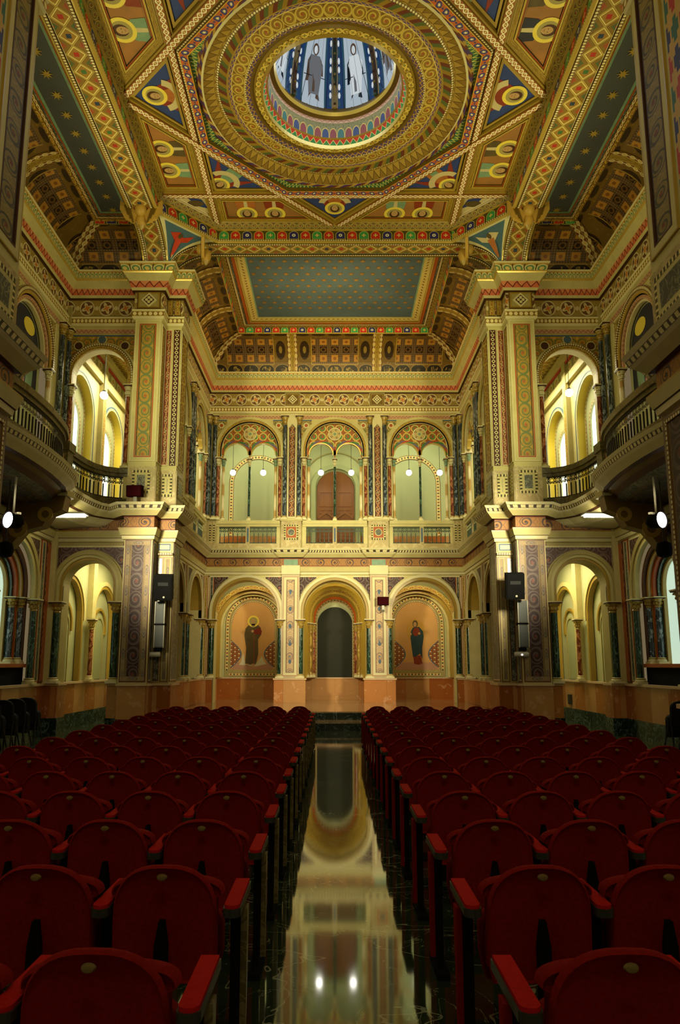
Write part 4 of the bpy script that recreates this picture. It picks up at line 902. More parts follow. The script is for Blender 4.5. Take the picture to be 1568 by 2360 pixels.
    for i in range(len(P)-1):
        for z, mt in ((3.87, 'rail'), ):
            mb.face([(P[i][0], P[i][1], Z(z)), (P[i+1][0], P[i+1][1], Z(z)), (o[i+1][0], o[i+1][1], Z(z)), (o[i][0], o[i][1], Z(z))], mt)
        k = lambda q, t: (s*7.0 + (q[0]-s*7.0)*t, q[1])
        for t0, t1, z0, z1, mt in ((1.0, .93, 3.56, 3.5, 'gold_dark'), (.93, .86, 3.5, 3.42, 'brown_line'), (.86, .74, 3.42, 3.36, 'm_grey'), (.74, .68, 3.36, 3.36, 'gold_dark'), (.68, 0, 3.36, 3.3, 'dark_scroll')):
            if i < 7: mt = 'cream_pale'  # pale cream painted in for the lamp's bright patch on this soffit
            elif mt == 'dark_scroll': mt = 'span_soffit'
            A0, A1, B1, B0 = k(P[i], t0), k(P[i+1], t0), k(P[i+1], t1), k(P[i], t1)
            mb.face([(*A0, Z(z0)), (*A1, Z(z0)), (*B1, Z(z1)), (*B0, Z(z1))], mt, [(A0[1]*.8, A0[0]), (A1[1]*.8, A1[0]), (B1[1]*.8, B1[0]), (B0[1]*.8, B0[0])])
    struct('floor_%s_gallery' % NM[s], mb)
    # big console brackets under the platform
    for y in (14.9, 10.4):
        b = MB(); K = fr((0, y, EYE), (-s, 0, 0), (0, 0, 1), (0, -1, 0)); w = lambda u, v, d: K(u, v, d)
        pts = [(-6.92, 2.4), (-6.75, 2.42), (-6.5, 2.75), (-6.1, 2.85), (-5.95, 3.1), (-5.7, 3.2), (-5.65, 3.5), (-6.92, 3.5)]
        b.prism(w, pts, -.16, .16, 'gold_dark'); b.ring(w, -6.05, 3.1, .08, .16, .18, 'gold', n=16, d0=.15); b.ring(w, -6.6, 2.8, .1, .2, .18, 'gold', n=16, d0=.15); b.slab(w, -6.92, -5.6, 3.5, 3.62, -.2, .2, 'cream')
        single('bracket', b, 'scrolled gilt bracket under the %s gallery, %s of the two' % (NM[s], 'farther' if y > 12 else 'nearer'), 'bracket', 'gallery brackets')
    # curved balustrade
    Pv = [Vector(p) for p in P]; L = [0]
    for i in range(1, len(Pv)): L.append(L[-1] + (Pv[i]-Pv[i-1]).length)
    def curve(u, v, d, Pv=Pv, L=L, s=s):
        u = max(0, min(L[-1]-1e-4, u)); i = max(j for j in range(len(L)-1) if L[j] <= u); t = (u-L[i])/(L[i+1]-L[i]); p = Pv[i].lerp(Pv[i+1], t)
        dr = (Pv[i+1]-Pv[i]).normalized(); n = Vector((-dr.y, dr.x)); n = n if n.x*s < 0 else -n
        q = p + n*d; return Vector((q.x, q.y, Z(v)))
    seg = [('concave stretch of the %s gallery balustrade beside the far pier' % NM[s], 0.02, L[6]-.1), ('bulging stretch of the %s gallery balustrade' % NM[s], L[7]+.2, L[18]-.1)]
    for lab, a, b in seg:
        oo = at(curve, a, 3.87, 0); e = empty('balustrade', oo, lab, 'balustrade', 'side gallery balustrades'); nn = 30
        m1 = MB(); m1.slab(curve, a, b, 3.87, 4.1, -.1, .02, 'rail', None, nu=nn); link('base', m1.mesh('base', org=oo), e)
        m1 = MB(); m1.slab(curve, a, b, 4.66, 4.74, -.09, .02, 'rail', None, nu=nn); m1.slab(curve, a, b, 4.74, 4.87, -.14, .07, 'rail', None, nu=nn); link('rail', m1.mesh('rail', org=oo), e)
        m1 = MB(); baluster_run(m1, curve, a, b, 4.1, 4.66, 'iron', -.03, .135); link('lattice_panel', m1.mesh('lattice_panel', org=oo), e)
    for u, w in ((L[6]+.2, 'between the two stretches'), (L[19], 'at the nearer end')):
        q = curve(u, 3.87, 0); b = MB(); b.box(-.16, .16, -.16, .16, 0, .82, 'rail'); b.box(-.2, .2, -.2, .2, .82, 1.02, 'rail'); b.box(-.19, .19, -.19, .19, 0, .12, 'rail')
        for sg in (0,): b.slab(lambda u, v, d: (u, -.16-d, v), -.1, .1, .18, .75, 0, .01, 'tile_star', False)
        single('pedestal', b, 'stone pedestal post of the %s gallery balustrade %s' % (NM[s], w), 'pedestal', loc=(q.x, q.y, q.z))
# ---------------------------------------------------------------- crossing ceiling
HC = 11.2; CY0 = 12.65; A = 4.243
DN = fr((0, CY0, Z(HC)), (1, 0, 0), (0, 1, 0), (0, 0, -1))   # hangs downward
mb = MB()
oct_ = [(3*a, 3*b) for a, b in ((-.414, 1), (.414, 1), (1, .414), (1, -.414), (.414, -1), (-.414, -1), (-1, -.414), (-1, .414))]
def inset(pts, d):
    n = len(pts); ar = sum(pts[i][0]*pts[(i+1) % n][1]-pts[(i+1) % n][0]*pts[i][1] for i in range(n)); sg = 1 if ar > 0 else -1; out = []
    for i in range(n):
        p0, p1, p2 = Vector(pts[i-1]), Vector(pts[i]), Vector(pts[(i+1) % n]); a = (p1-p0).normalized(); b = (p2-p1).normalized()
        na = Vector((-a.y, a.x))*sg; nb = Vector((-b.y, b.x))*sg; q = (na+nb)/max(.2, 1+na.dot(nb)); out.append(tuple(p1+q*d))
    return out
def frame(mb, F, pts, i0, i1, d0, d1, mt):
    a, b = inset(pts, i0), inset(pts, i1); n = len(pts)
    for k in range(n):
        j = (k+1) % n; L = (Vector(a[k])-Vector(a[j])).length
        mb.face([F(*a[k], d1), F(*a[j], d1), F(*b[j], d1), F(*b[k], d1)], mt, [(0, 0), (L, 0), (L, 1), (0, 1)])
        for q in (a, b): mb.face([F(*q[k], d0), F(*q[j], d0), F(*q[j], d1), F(*q[k], d1)], 'gold_dark')
def angelic(mb, F, cx, cy, ang, sc, d, robe='robe_orange', scroll=True, wing='wing'):
    ca, sa = math.cos(ang), math.sin(ang)
    G = lambda u, v, dd: F(cx + sc*(u*ca - v*sa), cy + sc*(u*sa + v*ca), d+dd)
    for sg in (-1, 1):
        mb.poly(G, [(sg*.1, .35), (sg*.32, .42), (sg*.62, -.1), (sg*.95, -.75), (sg*.55, -.35), (sg*.2, -.05)], .001, wing); mb.disc(G, sg*.33, .3, .06, .003, 'red_paint', 8)
    mb.poly(G, [(-.32, -.15), (-.16, .28), (.16, .28), (.32, -.15), (.3, -.75), (-.3, -.75)], .003, robe); mb.poly(G, [(-.14, -.2), (.14, -.2), (.16, -.95), (-.16, -.95)], .004, 'robe_green')
    if scroll: mb.ring(G, 0, .25, .42, .66, .006, 'scroll_paper', -PI*.93, -PI*.07, 18)
    halo_head(mb, G, 0, .46, .2, .007)
def bust(mb, F, cx, cy, ang, sc, d, robe):
    ca, sa = math.cos(ang), math.sin(ang); G = lambda u, v, dd: F(cx + sc*(u*ca - v*sa), cy + sc*(u*sa + v*ca), d+dd)
    mb.poly(G, [(-.38, -.5), (-.34, -.1), (-.14, .06), (.14, .06), (.34, -.1), (.38, -.5)], .003, robe); mb.poly(G, [(-.06, -.5), (-.08, 0), (.08, 0), (.06, -.5)], .004, 'scroll_paper'); halo_head(mb, G, 0, .22, .2, .006)
mb.poly(DN, [(-A-.2, -A-.2), (A+.2, -A-.2), (A+.2, A+.2), (-A-.2, A+.2)][:0] or [(-1, -1), (1, -1), (1, 1), (-1, 1)], -2.4, 'gold_dark')
mb = MB()
# base plane as a ring of quads round the circular well
for k in range(64):
    a, b = 2*PI*k/64, 2*PI*(k+1)/64
    def sqp(t): c_, s_ = math.cos(t), math.sin(t); m_ = max(abs(c_), abs(s_)); return ((A+.15)*c_/m_, (A+.15)*s_/m_)
    mb.face([DN(2.9*math.cos(a), 2.9*math.sin(a), 0), DN(2.9*math.cos(b), 2.9*math.sin(b), 0), DN(*sqp(b), 0), DN(*sqp(a), 0)], 'gold_dark')
def rot(p, k):
    for _ in range(k): p = (-p[1], p[0])
    return p
ROBES = ['robe_brown', 'robe_green', 'robe_red', 'robe_orange', 'mural_dark']
for k in range(4):
    R = lambda pts: [rot(p, k) for p in pts]; w = .13
    tri1 = R([(-3, 1.243), (-3, -1.243), (-A, 0)]); frame(mb, DN, tri1, w, w+.05, 0, .05, 'gold'); mb.poly(DN, inset(tri1, w+.04), .02, 'blue_tri')
    c = rot((-3.3, 0), k); angelic(mb, DN, c[0], c[1], k*PI/2 + PI/2, .62, .025, ['robe_orange', 'robe_green', 'robe_red', 'robe_orange'][k])
    tri2 = R([(-3, 1.243), (-3, 3), (-1.243, 3)]); frame(mb, DN, tri2, w, w+.05, 0, .05, 'gold'); mb.poly(DN, inset(tri2, w+.04), .02, 'blue_tri')
    c = rot((-2.52, 2.5), k); angelic(mb, DN, c[0], c[1], k*PI/2 + PI/4, .6, .025, ['robe_green', 'robe_orange'][k % 2])
    for mirr in (0, 1):
        q = [(-A, 0), (-3, 1.243), (-3, 3), (-A, 3)]
        if mirr: q = [(-3, -3), (-3, -1.243), (-A, 0), (-A, -3)]
        q = R(q); frame(mb, DN, q, .11, .13, 0, .07, 'gold'); frame(mb, DN, q, .13, .22, 0, .06, 'brocade'); frame(mb, DN, q, .22, .235, 0, .05, 'dark_line'); frame(mb, DN, q, .235, .27, 0, .07, 'gold_bright'); frame(mb, DN, q, .27, .295, 0, .05, 'stripe_o'); frame(mb, DN, q, .295, .305, 0, .03, 'dark_line')
        mb.poly(DN, inset(q, .3), .02, 'orange_pic')
        sg = -1 if mirr else 1
        for i, yy in enumerate((1.5, 2.2)):
            c = rot((-3.66, sg*yy), k); bust(mb, DN, c[0], c[1], k*PI/2 + PI/2, .66, .025, ROBES[(i+k*2+mirr) % 5])
    tri3 = R([(-3, 3), (-A, 3), (-3, A)]); frame(mb, DN, tri3, .1, .16, 0, .06, 'gold'); mb.poly(DN, inset(tri3, .15), .02, 'scroll_paper'); c = rot((-3.42, 3.4), k); mb.disc(DN, c[0], c[1], .12, .03, 'robe_brown', 12, .2); mb.poly(DN, [rot(p, k) for p in ((-3.6, 3.15), (-3.25, 3.25), (-3.15, 3.6), (-3.4, 3.5))], .028, 'blue_tri')
    # ribs
    def rib(p, q, w=.2, e=0):
        p, q = Vector(rot(p, k)), Vector(rot(q, k)); d = (q-p); L = d.length; d.normalize(); n = Vector((-d.y, d.x))
        G = lambda u, v, dd: DN(*(p + d*u + n*v), dd)
        mb.slab(G, 0, L, -w/2, w/2, 0, .08+e, 'gold'); mb.slab(G, .12, L-.12, -w*.33, w*.33, .08+e, .115+e, 'guil_white', True)
    rib((-3, -A), (-3, A), .2, .004*k); rib((-A, 0), (0, A), .2, .02+.004*k)
# octagonal collar
frame(mb, DN, oct_, .1, .14, 0, .16, 'green_bead'if 0 else 'bead_fine'); frame(mb, DN, oct_, .14, .30, 0, .2, 'circ_red'); frame(mb, DN, oct_, .30, .45, .0, .1, 'lattice_green')
mb.poly(DN, [(0, 0)], 0, 'gold') if 0 else None
for k in range(8):   # green corner fillets of the collar
    a = PI/8 + k*PI/4; r = 2.98
struct('ceiling_crossing', mb)
mb = MB(); C0 = (0, CY0, Z(HC))
rp = [(2.92, -.02, 'lattice_green'), (2.78, -.06, 'rope'), (2.68, -.12, 'rope'), (2.62, -.10, 'cream_pale'), (2.58, -.12, 'gold_tri'), (2.38, -.02, 'gold_tri'), (2.34, -.02, 'bead_fine'), (2.29, -.04, 'rope2'), (2.14, -.04, 'gold'), (2.10, -.02, 'blue_zig'), (2.05, -.02, 'vine_gold'), (1.78, -.06, 'bead_fine'), (1.75, -.06, 'blue_zig'), (1.68, -.03, 'gold_dark'), (1.60, .0, 'gold'), (1.57, -.06, 'trefoil'), (1.47, -.06, 'gold'), (1.42, -.1, 'gold_bright'), (1.41, -.02, 'redgreen_zig'), (1.36, .08, 'gold'), (1.33, .1, 'arcade'), (1.31, .44, 'pink_band'), (1.31, .52, 'gold_dark'), (1.22, .54, 'gold_bright'), (1.18, .6, 'gold_bright'), (1.24, .66, 'gold_dark'), (1.27, .74, 'gold_dark'), (1.27, .78, None)]
mb.lathe(C0, rp, 96)
for k in range(44):    # bead row on the inner rim
    a = 2*PI*k/44; mb.ball((1.52*math.cos(a), CY0+1.52*math.sin(a), Z(HC)-.07), .035, 'gold_bright', 5)
trim(mb)
# lantern dome
mb = MB(); RD, HD, Z0 = 1.27, 2.3, .76
def dome(t, a, off=0):
    r = (RD+off)*math.cos(t); return (r*math.cos(a), CY0 + r*math.sin(a), Z(HC)+Z0+HD*math.sin(t))
NT = 14
for k in range(8):
    A0 = PI/2 + k*PI/4; A1 = A0 + PI/4
    D = lambda u, v, d, A0=A0: Vector(dome(v, A0 + (1-u)*PI/4, d))
    bands = [(0, .07, 'rib'), (.07, .2, 'glass_blue'), (.2, .24, 'glass_teal'), (.24, .37, 'glass_white'), (.37, .5, 'glass_white'), (.5, .63, 'glass_white'), (.63, .76, 'glass_white'), (.76, .8, 'glass_teal'), (.8, .93, 'glass_blue'), (.93, 1, 'rib')]
    for j in range(NT):
        v0, v1 = PI/2*.97*j/NT, PI/2*.97*(j+1)/NT
        for u0, u1, mt in bands:
            if mt == 'rib': continue
            mb.face([D(u0, v0, 0), D(u1, v0, 0), D(u1, v1, 0), D(u0, v1, 0)], mt)
    for j in range(16):   # pearl border
        v = .05 + j*.085
        if v > 1.3: break
        for u in (.1, .9):
            mb.poly(lambda a, b, d, u=u, v=v: D(u + a, v + b, -.012), [(.028*math.cos(q), .034*math.sin(q)) for q in [2*PI*i/8 for i in range(8)]], 0, 'glass_pearl' if j % 3 else 'glass_teal')
    dk = k % 3
    G = lambda u, v, d: D(.5 + u*1.2, .05 + v*.60, -.035 - d)
    mb.poly(G, [(-.1, .1), (-.13, .42), (-.16, .62), (-.1, .74), (.1, .74), (.17, .6), (.14, .4), (.1, .1)], 0, 'glass_grey' if dk != 1 else 'glass_pearl')
    mb.poly(G, [(-.17, .28), (-.16, .62), (-.1, .72), (-.04, .5), (-.1, .3)], .002, 'glass_brown' if dk == 0 else 'glass_black'); mb.poly(G, [(.04, .45), (.1, .72), (.17, .6), (.18, .42)] if dk == 0 else [(-.02, .45), (.0, .72), (.16, .6), (.17, .42), (.1, .3)], .002, 'glass_brown' if dk == 0 else 'glass_black')
    mb.poly(G, [(-.03, .1), (-.04, .7), (.0, .7), (.02, .1)], .003, 'glass_brown' if dk == 0 else 'glass_grey'); mb.poly(G, [(.07*math.cos(q), .84+.1*math.sin(q)) for q in [2*PI*i/14 for i in range(14)]], .001, 'glass_brown'); mb.poly(G, [(.042*math.cos(q), .83+.07*math.sin(q)) for q in [2*PI*i/12 for i in range(12)]], .004, 'glass_pearl')
    for sg in (-.07, .07): mb.poly(G, [(sg-.03, .04), (sg+.05*(1 if sg > 0 else -1), .0), (sg+.03, .12), (sg-.02, .12)], .001, 'glass_brown' if dk == 0 else 'glass_black')
    for j in (.28, .72, 1.1): mb.face([D(.24, j, -.03), D(.76, j, -.03), D(.76, j+.008, -.03), D(.24, j+.008, -.03)], 'glass_black')
    for uu in (.42, .6): mb.face([D(uu, 0, -.004), D(uu+.008, 0, -.004), D(uu+.008, 1.3, -.004), D(uu, 1.3, -.004)], 'glass_grey')
    for a_ in (.2, .8): mb.face([D(a_, 0, -.008), D(a_+.014, 0, -.008), D(a_+.014, 1.45, -.008), D(a_, 1.45, -.008)], 'glass_black')
struct('window_lantern', mb)
mb = MB()
for k in range(8):
    a = PI/2 + k*PI/4; mb.tube([dome(PI/2*.97*j/NT, a, -.03) for j in range(NT+1)], .045, 'rib_rope', 8)
    for j in range(15): mb.ball(dome(.03+j*.1, a, -.07), .03, 'gold' if j % 2 else 'brown_line', 4)
trim(mb)
# friezes around the crossing + chamfers
ch = [(3.0, CY0+A), (A, CY0+3.0)]
loop = [(3.0, CY0+A), (-3.0, CY0+A), (-A, CY0+3.0), (-A, CY0-3.0), (-3.0, CY0-A), (3.0, CY0-A), (A, CY0-3.0), (A, CY0+3.0)]
mb = MB(); mb.sweep(loop, [(-.02, 10.64, 'gold_bright'), (.03, 10.68, 'bead_fine'), (.03, 10.72, 'niche_band'), (.0, 10.98, 'gold'), (.05, 11.0, 'leaf_band'), (.14, 11.12, 'gold'), (.2, 11.2, None)], True); trim(mb)
# ---- transverse beams with curved haunches
def beamsoff(mb, F, u0, u1, h, w0, w1, mt, hl, hr):
    """F(u along, v across, height)"""
    seq = []
    n = 8
    for k in range(n+1): t = PI/2*k/n; seq.append((u0 + hl*(1-math.sin(t)) - hl, h - .78*math.cos(t) ))
    pass
def beam(F, u0, u1, w0, w1, hb=9.95, ht=10.66, ext=1.15):
    mb = MB(); n = 10; pts = []
    for k in range(n+1): t = PI/2*k/n; pts.append((u0 - ext*math.cos(t), hb + (ht-hb)*math.sin(t)))
    for k in range(n, -1, -1): t = PI/2*k/n; pts.append((u1 + ext*math.cos(t), hb + (ht-hb)*math.sin(t)))
    acc = 0; ws = [(w0, w0+.05, 'gold_bright', .02), (w0+.05, w0+.12, 'bead_fine', .0), (w0+.12, w1-.12, 'beam_zig', .03), (w1-.12, w1-.05, 'bead_fine', .0), (w1-.05, w1, 'gold_bright', .02)]
    for i in range(len(pts)-1):
        a, b = pts[i], pts[i+1]; L = math.hypot(b[0]-a[0], b[1]-a[1])
        for x0, x1, mt, dz in ws: mb.face([F(a[0], x0, a[1]+dz), F(b[0], x0, b[1]+dz), F(b[0], x1, b[1]+dz), F(a[0], x1, a[1]+dz)], mt, [(acc, 0), (acc+L, 0), (acc+L, 1), (acc, 1)])
        for x in (w0, w1): mb.face([F(a[0], x, a[1]), F(b[0], x, b[1]), F(b[0], x, 11.3), F(a[0], x, 11.3)], 'leaf_band', [(acc, 0), (acc+L, 0), (acc+L, 1), (acc, 1)])
        acc += L
    return mb
trim(beam(lambda u, v, h: (u, v, Z(h)), -3.1, 3.1, CY0+A+.02, CY0+A+.68)); trim(beam(lambda u, v, h: (u, v, Z(h)), -3.1, 3.1, CY0-A-.68, CY0-A-.02))
for s in (-1, 1): trim(beam(lambda u, v, h, s=s: (s*v, u, Z(h)), CY0-3.1, CY0+3.1, A+.02, A+.68, ext=1.3))
# pendentives with a painted winged figure
mb = MB()
for sx in (-1, 1):
    for sy in (-1, 1):
        def S2(a, t, d, sx=sx, sy=sy):     # a 0..1 across, t 0..1 downwards
            q = PI/2*(1-t) if False else t*PI/2
            x1, y1, h = 3.0 + (A-3.0)*math.sin(q), A, 10.68 - .80*(1-math.cos(q)); x2, y2 = A, 3.0 + (A-3.0)*math.sin(q)
            x, y = x1+(x2-x1)*a, y1+(y2-y1)*a; dd = d*.707; return Vector((sx*(x-dd), CY0+sy*(y-dd), Z(h)))
        n = 10
        for i in range(n):
            for j in range(n):
                a0, a1, t0, t1 = i/n, (i+1)/n, j/n, (j+1)/n
                mt = 'cream_pale' if (i in (0, n-1) or j == 0) else 'blue_sky'
                mb.face([S2(a0, t0, 0), S2(a1, t0, 0), S2(a1, t1, 0), S2(a0, t1, 0)], mt)
        rb = 'wing' if sx < 0 else 'robe_orange'
        mb.poly(S2, [(.25, .18), (.4, .3), (.55, .22), (.78, .3), (.6, .42), (.6, .6), (.35, .6), (.4, .42), (.2, .35)], .03, 'angel_red' if sx < 0 else 'scroll_paper'); mb.poly(S2, [(.38, .35), (.6, .35), (.64, .72), (.36, .74)], .035, 'angel_red' if sx < 0 else 'robe_orange'); mb.disc(S2, .5, .3, .06, .045, 'robe_brown', 10); 
        if sx < 0: mb.poly(S2, [(.34, .6), (.52, .58), (.5, .78), (.36, .76)], .045, 'scroll_paper')
mat('blue_sky', col='#4a6a7a', var=.1); mat('angel_red', col='#c03c1c', var=.3, vs=6)
trim(mb)
# ---- chancel ceiling: cove and flat
def cove(path_x, y0, y1, r, hb, bands):
    pass
def coves(name, x0, x1, y0, y1, rx, ry, hb, rise, top, sides, bandx=(), bandy=()):
    """cove springing at height hb round the rectangle; sides among 'W','E','N','S'"""
    mb = MB(); n = 10
    def q(k): t = PI/2*k/n; return 1-math.cos(t), math.sin(t)
    for sd in sides:
        for k in range(n):
            (i0, j0), (i1, j1) = q(k), q(k+1); h0, h1 = Z(hb+rise*j0), Z(hb+rise*j1); v0, v1 = k/n, (k+1)/n
            if sd in 'WE':
                X = lambda i: x0+rx*i if sd == 'W' else x1-rx*i; ya0 = y0+(ry*i0 if 'S' in sides else 0); ya1 = y0+(ry*i1 if 'S' in sides else 0); yb0 = y1-(ry*i0 if 'N' in sides else 0); yb1 = y1-(ry*i1 if 'N' in sides else 0)
                mb.face([(X(i0), ya0, h0), (X(i0), yb0, h0), (X(i1), yb1, h1), (X(i1), ya1, h1)], 'coffer_s', [(ya0-bandy[0]-1.2, v0), (yb0-bandy[0]-1.2, v0), (yb1-bandy[0]-1.2, v1), (ya1-bandy[0]-1.2, v1)])
                for c in bandy:
                    for dx, w, mt in ((-.17, .1, 'arc_band'), (-.07, .14, 'brocade'), (.07, .1, 'arc_band')):
                        e = .02; mb.face([(X(i0)+(e if sd == 'W' else -e), c+dx, h0-e), (X(i0)+(e if sd == 'W' else -e), c+dx+w, h0-e), (X(i1)+(e if sd == 'W' else -e), c+dx+w, h1-e), (X(i1)+(e if sd == 'W' else -e), c+dx, h1-e)], mt, [(v0*1.6, 0), (v0*1.6, 1), (v1*1.6, 1), (v1*1.6, 0)])
            else:
                Y = lambda i: y1-ry*i if sd == 'N' else y0+ry*i; a0 = x0+(rx*i0 if 'W' in sides else 0); a1 = x0+(rx*i1 if 'W' in sides else 0); b0 = x1-(rx*i0 if 'E' in sides else 0); b1 = x1-(rx*i1 if 'E' in sides else 0)
                mb.face([(a0, Y(i0), h0), (b0, Y(i0), h0), (b1, Y(i1), h1), (a1, Y(i1), h1)], 'coffer', [(a0, v0), (b0, v0), (b1, v1), (a1, v1)])
                sg = -1 if sd == 'N' else 1
                for c in bandx:
                    for dx, w, mt in ((-.17, .1, 'arc_band'), (-.07, .14, 'brocade'), (.07, .1, 'arc_band')):
                        e = .02; mb.face([(c+dx, Y(i0)+sg*e, h0-e), (c+dx+w, Y(i0)+sg*e, h0-e), (c+dx+w, Y(i1)+sg*e, h1-e), (c+dx, Y(i1)+sg*e, h1-e)], mt, [(v0*1.6, 0), (v0*1.6, 1), (v1*1.6, 1), (v1*1.6, 0)])
    # groin bands on the corners
    cor = [(a, b) for a in 'WE' for b in 'NS' if a in sides and b in sides]
    for a, b in cor:
        P = lambda k, o=0: Vector(((x0+rx*q(k)[0]) if a == 'W' else (x1-rx*q(k)[0]), (y1-ry*q(k)[0]) if b == 'N' else (y0+ry*q(k)[0]), Z(hb+rise*q(k)[1])-.03))
        for k in range(n):
            sx = 1 if a == 'W' else -1; sy = -1 if b == 'N' else 1; w = .09
            for ox, oy, mt in ((sx*w*2, 0, 'arc_band'), (0, sy*w*2, 'arc_band')):
                mb.face([P(k), P(k)+Vector((ox, oy, 0)), P(k+1)+Vector((ox, oy, 0)), P(k+1)], mt, [(k*.18, 0), (k*.18, 1), (k*.18+.18, 1), (k*.18+.18, 0)])
    return mb
def star(mb, F, cx, cy, r, d, mt='gold_bright'):
    pts = []
    for k in range(16): rr = r if k % 2 == 0 else r*.38; a = PI*k/8; pts.append((cx+rr*math.cos(a), cy+rr*math.sin(a)))
    mb.poly(F, pts, d, mt)
# chancel: from the beam to the end wall
mb = coves('c', -4.43, 4.43, 17.5, YF, 1.15, 1.15, 10.05, 1.1, 0, 'WEN', (-1.485, 1.485), (19.0, 21.3))
struct('ceiling_chancel_cove', mb)
mb = MB(); x, y = 3.28, YF-1.15; T = fr((0, 0, Z(11.4)), (1, 0, 0), (0, 1, 0), (0, 0, -1))
mb.sweep([(x, 17.4), (x, y), (-x, y), (-x, 17.4)], [(0, 11.14, 'gold_bright'), (.02, 11.16, 'niche_band'), (.02, 11.38, 'gold')])
mb.quad(T, -x-.1, x+.1, 17.4, y+.1, 0, 'gold_dark', None)
fp = [(x, 16.6), (x, y), (-x, y), (-x, 16.6)]
for i0, i1, d, mt in ((.0, .2, .05, 'leaf_band'), (.2, .28, .06, 'bead_fine'), (.28, .34, .04, 'm_grey'), (.34, .44, .07, 'stripe_o'), (.44, .48, .08, 'gold_bright')): frame(mb, T, fp, i0, i1, 0, d, mt)
for i0, i1, d, mt in ((.48, .72, .03, 'cream_star'), (.72, .76, .035, 'robe_green')): frame(mb, T, fp, i0, i1, 0, d, mt)
mat('cream_star', p_bead('#c8b468', '#7c5a24', .16, .24, .14))
mb.poly(T, inset(fp, .74), .02, 'blue_ceil')
ny = 12
for j in range(13):
    for i in range(16):
        xx = -2.4 + .32*i + (.16 if j % 2 else 0); yy = 17.6 + .34*j
        if abs(xx) < 2.45 and yy < y-.85: star(mb, T, xx, yy, .10, .03, 'star_dull')
mat('star_dull', col='#a07830', rough=.4, spec=.8, metal=.3, var=.5, vs=1.2)
struct('ceiling_chancel', mb)
# transept ceilings
for s in (-1, 1):
    a, b = rg(s, 4.9, 7.0)
    mb = coves('t', a, b, 8.4, YL, .95, 1.05, 10.05, .95, 0, ('W' if s < 0 else 'E')+'NS', (), (14.15, 11.15)); struct('ceiling_%s_transept_cove' % NM[s], mb)
    mb = MB(); T = fr((0, 0, Z(11.12)), (1, 0, 0), (0, 1, 0), (0, 0, -1)); lo, hi = rg(s, 4.9, 6.08)
    mb.quad(T, lo, hi, 9.3, 16.7, 0, 'gold_dark', None)
    q = [(lo, 9.4), (hi, 9.4), (hi, 16.55), (lo, 16.55)]
    for i0, i1, d, mt in ((0, .09, .1, 'leaf_gold'), (.09, .16, .08, 'guilloche'), (.16, .2, .05, 'm_grey'), (.2, .23, .05, 'stripe_o')): frame(mb, T, q, i0, i1, 0, d, mt)
    frame(mb, T, q, .23, .29, 0, .03, 'robe_green'); mb.poly(T, inset(q, .28), .02, 'blue_strip')
    cx = (lo+hi)/2
    for k in range(13): star(mb, T, cx, 9.95+k*.52, .13, .035)
    mb.sweep([(lo, 16.55), (hi, 16.55)] if True else [], [(0, 10.95, 'niche_band'), (0, 11.14, None)])
    mb.quad(FAR(16.56), lo, hi, 10.93, 11.13, 0, 'niche_band', True); mb.quad(SIDE(s, 6.06), 9.4, 16.55, 10.98, 11.12, .0, 'guilloche', True)
    struct('ceiling_%s_transept' % NM[s], mb)
# big roof slabs above everything so no daylight leaks
mb = MB(); 
for s in (-1, 1): mb.quad(lambda u, v, d: (u, v, Z(11.5)), *rg(s, 3.2, 8), 5, 27.5, 0, 'gold_dark', None)
mb.quad(lambda u, v, d: (u, v, Z(11.55)), -3.3, 3.3, 15.7, 27.5, 0, 'gold_dark', None); mb.quad(lambda u, v, d: (u, v, Z(11.55)), -3.3, 3.3, 5, 9.6, 0, 'gold_dark', None)
struct('ceiling_roof', mb)
# ---------------------------------------------------------------- lamps and fittings
def globe(x, y, h, label, up=1.6):
    e = empty('globe_lamp', (x, y, Z(h)), label, 'lamp', 'white globe lamps')
    b = MB(); b.ball((0, 0, 0), .105, 'globe', 12); link('globe', b.mesh('globe', True), e)
    b = MB(); b.tube([(0, 0, .1), (0, 0, up)], .008, 'iron', 5); link('cord', b.mesh('cord'), e)
    b = MB(); b.lathe((0, 0, .09), [(.045, 0, 'iron'), (.045, .04, 'iron'), (.0, .06, None)], 10); link('cap', b.mesh('cap'), e)
GL = [(537, 'left light of the left gallery bay'), (607, 'right light of the left gallery bay'), (740, 'left light of the middle gallery bay'), (810, 'right light of the middle gallery bay'), (943, 'left light of the right gallery bay'), (1014, 'right light of the right gallery bay')]
for px, w in GL: globe((px-772)/1660/.97*25.6, 25.6, 6.94, 'glowing white globe hanging in the ' + w, 2.0)
globe(-6.2, 18.4, 7.13, 'glowing white globe hanging in the left gallery arch beside the far pier', 1.3); globe(6.3, 18.4, 7.2, 'glowing white globe hanging in the right gallery arch beside the far pier', 1.3)
globe(-4.98, 24.45, 7.05, 'glowing white globe seen through the left chancel gallery'); globe(5.06, 24.45, 7.1, 'glowing white globe seen through the right chancel gallery')
